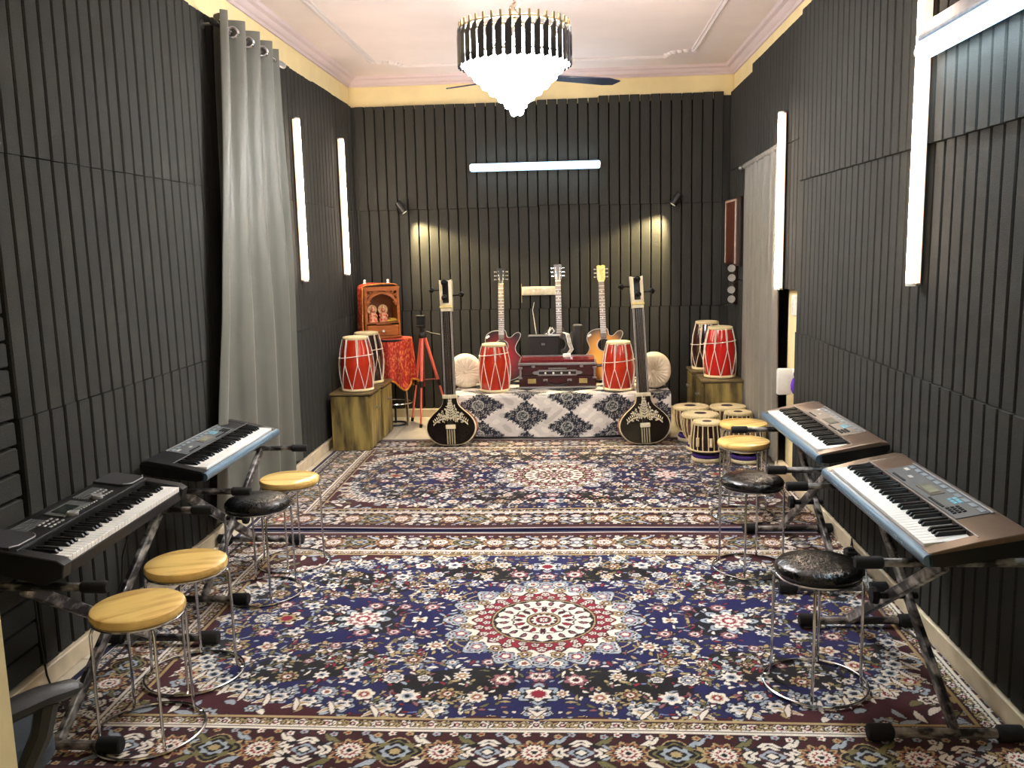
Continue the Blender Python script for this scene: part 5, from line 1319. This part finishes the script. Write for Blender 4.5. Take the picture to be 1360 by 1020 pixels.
b = B(); tube(b, [(-.325, YB - .012, 1.02), (-.340, YB - .012, .95), (-.330, YB - .014, .88), (-.318, 7.80, .80), (-.30, 7.55, .768)], .0032, 6)
tag(obj('power_cable', b, WCAB), 'thin white cable hanging down the far wall behind the speaker', 'cable')
b = B()
tube(b, [(-.19, 7.42, .768), (-.185, 7.42, .80), (-.16, 7.42, .83), (-.145, 7.42, .80), (-.17, 7.42, .772), (-.195, 7.42, .79), (-.175, 7.42, .835)], .006, 6)
tag(obj('cable_coil', b, WCAB), 'small coil of white cable on top of the box speaker', 'cable')

# white trunking let into the far wall
t = thing('cable_trunking', 'short cream trunking across the far wall behind the guitar necks', 'trunking', (-.262, YB - .004, 1.12))
b = B(); box(b, (0, -.012, 0), (.335, .024, .075), .004); obj('channel', b, mat('cream_trunking', (214, 204, 176), .5), t)
b = B(); box(b, (0, -.026, .0), (.325, .006, .050), .002); obj('cover', b, mat('cream_cover', (224, 214, 186), .45), t)
for x in (-.066, .03): b = B(); lathe(b, [(0, 0), (.011, 0), (.009, .006), (0, .007)], 12, T((x, -.028, .010 + x * .2), (PI / 2, 0, 0))); obj('screw_cover', b, WHITEP, t)
for sx in (-1, 1): b = B(); box(b, (sx * .172, -.002, -.02 if sx < 0 else -.03), (.005, .006, .17 if sx < 0 else .12), .001); obj('panel_edge', b, mat('cream_edge', (150, 138, 108), .7), t)
# ------------------------------------------------------------------ curtains
CURT = mat('grey_satin_curtain', (92, 92, 83), .5, var=.04, scale=5, sheen=.2, bump=.05, bscale=300)
CURT2 = mat('beige_grey_curtain', (116, 111, 99), .55, var=.05, scale=5, sheen=.2, bump=.05, bscale=300)
def sheet(f, nu, nv, th, axis):
    b = B(); G = []
    for side in (0, 1):
        G.append([[b.verts.new(Vector(f(i / (nu - 1), j / (nv - 1))) + Vector(axis) * th * side) for i in range(nu)] for j in range(nv)])
    for side in (0, 1):
        g = G[side]
        for j in range(nv - 1):
            for i in range(nu - 1): b.faces.new((g[j][i], g[j][i + 1], g[j + 1][i + 1], g[j + 1][i]))
    for j in range(nv - 1):
        for i in (0, nu - 1): b.faces.new((G[0][j][i], G[0][j + 1][i], G[1][j + 1][i], G[1][j][i]))
    for i in range(nu - 1):
        for j in (0, nv - 1): b.faces.new((G[0][j][i], G[0][j][i + 1], G[1][j][i + 1], G[1][j][i]))
    return b
XC = -1.795
def fl(u, v):
    y0, y1 = 4.63 - .38 * v, 5.56 + .06 * v
    ph = u * 4 * 2 * PI + .4 - 1.0 * v * math.sin(u * 3)
    amp = .054 * (1 - .12 * v) + .008 * math.sin(9 * v + 4 * u)
    s = math.sin(ph); s = math.copysign(abs(s) ** .75, s)
    return (XC + amp * s * (1 - .55 * max(0, v - .6) / .4 * (u < .5) * (1 - 2 * u)) + .012 * v * math.sin(5 * u + 6 * v) - .040 * max(0, v - .6) / .4 * max(0, 1 - 2 * u), y0 + (y1 - y0) * u + .018 * math.cos(ph) + .01 * v * math.sin(7 * v), 2.735 - v * 2.60)
cu = tag(obj('curtain', sheet(fl, 150, 44, .0022, (1, .2, 0)), CURT, ang=70), 'tall pale grey eyelet curtain hanging almost to the floor beside upright light bars', 'curtain')
rd = thing('curtain_rod', 'steel rod with dark end carrying the tall grey eyelet curtain', 'curtain rod', (XC, 5.19, 2.668))
b = B(); tube(b, [(0, -.555, 0), (0, .46, 0)], .0150, 12); obj('rod', b, CHROME, rd)
b = B(); tube(b, [(0, .40, 0), (0, .47, 0), (0, .475, 0), (0, .545, 0), (0, .56, 0)], [.0165, .0165, .019, .019, .012], 14); obj('finial', b, STEEL, rd)
b = B(); lathe(b, [(0, -.02), (.014, -.018), (.020, 0), (.016, .02), (0, .03)], 14, T((0, -.575, 0), (PI / 2, 0, 0))); obj('finial', b, BLACK, rd)
for y in (-.53, .38): b = B(); tube(b, [(0, y, -.0), (-.075, y, 0)], .008, 8); lathe(b, [(0, 0), (.024, 0), (.024, .006), (0, .008)], 16, T((-.078, y, 0), (0, PI / 2, 0))); obj('bracket', b, STEEL, rd)
eye = None
for i in range(8):
    # eyelets where the cloth crosses the rod
    u = (i * PI - .4) / (8 * PI)
    if not 0 < u < 1: continue
    y = 4.63 + .93 * u
    if eye is None:
        b = B(); tube(b, circle(.027, 24), .0085, 8, closed=True); o = obj('eyelet', b, CHROME, cu); eye = o.data
    else: o = obj('eyelet', eye, None, cu)
    o.location = (XC + .010, y - .010 + .018 * math.cos(i * PI), 2.668); o.rotation_euler = (PI / 2, 0, (.25 if i % 2 == 0 else -.75))
XC2 = 1.326
def fr(u, v):
    y0, y1 = 5.79 + .05 * math.sin(v * 5) * v, 6.98
    ph = u * 7 * 2 * PI + 1.2 * math.sin(u * 9)
    amp = .013 * (1 - .3 * v) * (.35 + .65 * min(1, v * 8)) + .006 * math.sin(u * 11 + v * 2.5) * v
    return (XC2 + amp * math.sin(ph) + .006 * math.sin(v * 6 + 1) * v * (1 - u), y0 + (y1 - y0) * u, 2.118 - .03 * u - v * 2.05)
c2_ = tag(obj('curtain', sheet(fr, 160, 40, .002, (-1, 0, 0)), CURT2, ang=70), 'shorter beige grey curtain over the dark doorway behind the tablas', 'curtain')
b = B(); tube(b, [(XC2, 5.86 + i * .0280, 2.097 - .028 * i / 40) for i in range(41)], [.018 + .004 * math.sin(i * 1.9) for i in range(41)], 10); obj('rod_pocket', b, CURT2, c2_)
rd = thing('curtain_rod', 'thin steel rod with round ends carrying the shorter beige curtain', 'curtain rod', (XC2, 6.44, 2.085))
b = B(); tube(b, [(0, -.57, .014), (0, .67, -.019)], .0095, 10); obj('rod', b, CHROME, rd)
for s_, yq in ((-1, -.575), (1, .68)): b = B(); lathe(b, [(0, -.022), (.014, -.018), (.022, 0), (.014, .018), (0, .022)], 16, T((0, yq, -.017 * s_), (PI / 2, 0, 0))); obj('finial', b, STEEL, rd)
for y in (-.545, .55): b = B(); tube(b, [(0, y, 0), (.028, y, 0)], .007, 8); lathe(b, [(0, 0), (.020, 0), (.020, .006), (0, .008)], 16, T((.022, y, 0), (0, PI / 2, 0))); obj('bracket', b, STEEL, rd)

# ------------------------------------------------------------------ things on the right wall
JING = mat('bright_jingle_tin', (206, 202, 196), .4, .35, var=.1)
t = thing('framed_panel', 'framed brown wood panel hanging on the far dark panels beside the short curtain', 'picture', (XR, 7.50, 1.588))
b = B(); box(b, (-.010, 0, 0), (.024, .62, .545), .004); obj('backing', b, mat('dark_brown_board', (46, 26, 20), .4), t)
b = B(); box(b, (-.024, .055, 0), (.008, .44, .49), .001); obj('picture', b, mat('brown_wood_picture', (112, 58, 36), .35, rgb2=(70, 34, 24), scale=6, stretch=(1, 5, 1)), t)
for yy, zz, sy, sz in ((.282, 0, .018, .515), (-.172, 0, .018, .515), (.055, .252, .47, .016)):
    b = B(); box(b, (-.028, yy, zz), (.012, sy, sz), .002); obj('frame_strip', b, mat('pale_frame', (196, 176, 160), .4), t)
for z, lab in ((1.258, 'pair of metal jingles in a dark wooden holder just below the framed panel'), (1.085, 'lower pair of metal jingles in a dark wooden holder on the far panels')):
    t = thing('jingle', lab, 'percussion', (XR, 7.42, z))
    b = B(); box(b, (-.016, -.03, 0), (.036, .07, .165), .006); obj('holder', b, mat('dark_jingle_wood', (44, 24, 22), .35), t)
    for k in range(2):
        for s_ in (0, 1):
            b = B(); lathe(b, [(0, 0), (.012, -.002), (.030, .004), (.030, .006), (.010, .002), (0, .002)], 20, T((-.050 - .002 * k, -.068 - .016 * s_, -.038 + .076 * k), (PI / 2 + .15, .2, .1))); obj('jingle_disc', b, JING, t)
XW = XR + .045
t = thing('adapter_box', 'white power adapter box fixed on the cream wall by the curtain edge', 'adapter', (XW - .058, 5.60, .632))
b = B(); box(b, (-.012, 0, 0), (.088, .05, .165), .010, seg=2); obj('case', b, WHITEP, t)
b = B(); lathe(b, [(0, 0), (.036, 0), (.038, .006), (.036, .020), (0, .022)], 24, T((.030, 0, .045), (0, PI / 2, 0))); obj('socket_plug', b, WHITEP, t)
b = B(); box(b, (.046, -.035, -.01), (.020, .022, .05), .004); box(b, (.046, -.035, .05), (.02, .02, .026), .004); obj('black_plug', b, BLACK, t)
b = B(); tube(b, [(XW - .012, 5.56, .70), (XW - .010, 5.53, .80), (XW - .010, 5.545, .92), (XW - .010, 5.555, 1.03)], .0035, 6); tube(b, [(XW - .012, 5.555, .67), (XW - .03, 5.52, .60), (XW - .012, 5.50, .56), (XW - .03, 5.53, .62)], .0035, 6)
tag(obj('switch_cable', b, WCAB), 'white cable running from the wall switch to the adapter box', 'cable')
for y, lab in ((5.63, 'white switch plate on the cream strip nearer the short curtain'), (5.50, 'white switch plate on the cream strip half behind the foam panels')):
    t = thing('wall_switch', lab, 'switch', (XW, y, 1.105))
    b = B(); box(b, (-.010, 0, 0), (.020, .085, .125), .005); obj('plate', b, WHITEP, t)
    for k in (-1, 1): b = B(); box(b, (-.022, 0, k * .026), (.006, .030, .040), .003, (0, .12 * k, 0)); obj('rocker', b, WHITEP, t)
b = B(); lathe(b, [(0, -.055), (.014, -.050), (.026, -.025), (.029, .005), (.022, .035), (.008, .052), (0, .056)], 20, T((XW - .032, 5.47, .625)));
for v in b.verts: v.co += Vector((.0015 * math.sin(v.co.z * 300), .0015 * math.sin(v.co.y * 400), 0))
tag(obj('duster', b, mat('purple_fluff', (104, 48, 190), .9, var=.2, scale=120, bump=.4), ang=60), 'small purple fluffy duster hanging at the edge of the foam panels', 'duster')

# ------------------------------------------------------------------ power strip and leads on the floor
t = thing('power_strip', 'white power strip on the rug below the nearest bronze keyboard', 'power strip', (1.245, 3.875, ZR), (0, 0, .02))
b = B(); box(b, (0, 0, .018), (.062, .26, .034), .007); obj('body', b, WHITEP, t)
b = B(); box(b, (0, .105, .037), (.022, .034, .008), .002); obj('red_switch', b, mat('red_switch', (190, 40, 26), .35, coat=.3), t)
for y in (-.105, -.015): b = B(); lathe(b, [(0, 0), (.016, 0), (.016, .002), (0, .002)], 18, T((0, y, .0355))); obj('socket', b, mat('grey_socket', (150, 148, 142), .5), t)
for y, lab in ((3.925, 'black power adapter on the strip nearer the far wall'), (3.815, 'black power adapter on the strip nearer the doorway')):
    b = B(); box(b, (1.245, y, ZR + .036 + .038), (.05, .062, .074), .006); box(b, (1.245, y, ZR + .036 + .079), (.03, .03, .008), .002); tag(obj('power_adapter', b, BLACK), lab, 'adapter')
b = B(); tube(b, smooth_curve([(1.245, 3.70), (1.20, 3.62), (1.245, 3.45), (1.29, 3.2), (1.27, 3.0)], 6, closed=False) and [(1.245, 3.815, .140), (1.225, 3.68, .15), (1.21, 3.55, .06), (1.235, 3.42, .016), (1.285, 3.22, .016), (1.275, 3.05, .016)], .0035, 6)
tube(b, [(1.245, 3.925, .140), (1.26, 3.965, .16), (1.275, 3.98, .08), (1.25, 4.10, .016), (1.22, 4.22, .016), (1.28, 4.34, .018), (1.295, 4.45, .02)], .0035, 6)
tag(obj('power_lead', b, BLACK), 'black leads trailing over the rug from the power adapters', 'cable')
b = B(); tube(b, [(-1.825, 2.74, .40), (-1.822, 2.745, .20), (-1.815, 2.75, .08), (-1.79, 2.74, .02), (-1.72, 2.68, .016), (-1.66, 2.60, .016)], .0035, 6)
tag(obj('power_lead', b, BLACK), 'thin black lead hanging down the wall under the all black keyboard', 'cable')
b = B(); tube(b, [(-1.66, 3.10, .545), (-1.68, 3.12, .46), (-1.70, 3.10, .38), (-1.72, 3.12, .28), (-1.79, 3.10, .10), (-1.79, 3.05, .02)], .003, 6)
tag(obj('power_lead', b, BLACK), 'black lead dropping from the far end of the all black keyboard', 'cable')

# ------------------------------------------------------------------ office chair by the doorway
CHP = mat('black_chair_plastic', (34, 35, 35), .5, var=.08); SEATF = mat('slate_seat_fabric', (44, 54, 62), .9, var=.15, scale=200, bump=.2, bscale=300)
oc = thing('office_chair', 'dark office chair with curved armrest at the doorway edge', 'chair', (-1.43, 1.665, ZR), (0, 0, 1.047))
b = B(); prism(b, [(.25 * math.copysign(abs(math.cos(a)) ** .6, math.cos(a)), .245 * math.copysign(abs(math.sin(a)) ** .6, math.sin(a))) for a in np.linspace(0, 2 * PI, 49)[:-1]], .375, .455, bev=.025); obj('seat', b, SEATF, oc)
b = B(); box(b, (-.27, 0, .74), (.05, .40, .46), .02, (0, -.10, 0), 3); obj('backrest', b, SEATF, oc); b = B(); box(b, (-.265, 0, .45), (.02, .07, .28), .004, (0, -.06, 0)); box(b, (-.13, 0, .36), (.28, .07, .02), .004); obj('back_bar', b, CHP, oc)
for sy in (-1, 1):
    b = B(); pts = [(-.20, sy * .265, .535), (-.10, sy * .268, .565), (.05, sy * .268, .585), (.16, sy * .265, .585), (.225, sy * .262, .570), (.245, sy * .26, .560)]
    tube(b, pts, [.026, .034, .036, .034, .028, .012], 10, flat=.42 if False else 1.0)
    for v in b.verts: v.co.z = .57 + (v.co.z - .57) * .62
    obj('armrest', b, CHP, oc)
    b = B(); tube(b, [(.17, sy * .265, .562), (.150, sy * .268, .50), (.105, sy * .262, .42), (.06, sy * .245, .375), (.0, sy * .18, .362)], [.024, .022, .020, .020, .018], 8)
    tube(b, [(-.17, sy * .265, .545), (-.14, sy * .262, .45), (-.06, sy * .245, .375)], [.02, .02, .018], 8); obj('arm_support', b, CHP, oc)
b = B(); tube(b, [(0, 0, .08), (0, 0, .37)], .025, 14); obj('gas_column', b, CHP, oc)
for k in range(5):
    a = 2 * PI * k / 5 + .3; b = B(); tube(b, [(0, 0, .105), (.14 * math.cos(a), .14 * math.sin(a), .09), (.24 * math.cos(a), .24 * math.sin(a), .062)], [.028, .022, .016], 8); lg = obj('base_leg', b, CHP, oc)
    b = B(); tube(b, [(.24 * math.cos(a) - .018 * math.sin(a), .24 * math.sin(a) + .018 * math.cos(a), .026), (.24 * math.cos(a) + .018 * math.sin(a), .24 * math.sin(a) - .018 * math.cos(a), .026)], .026, 14); obj('caster', b, BLACK, lg)
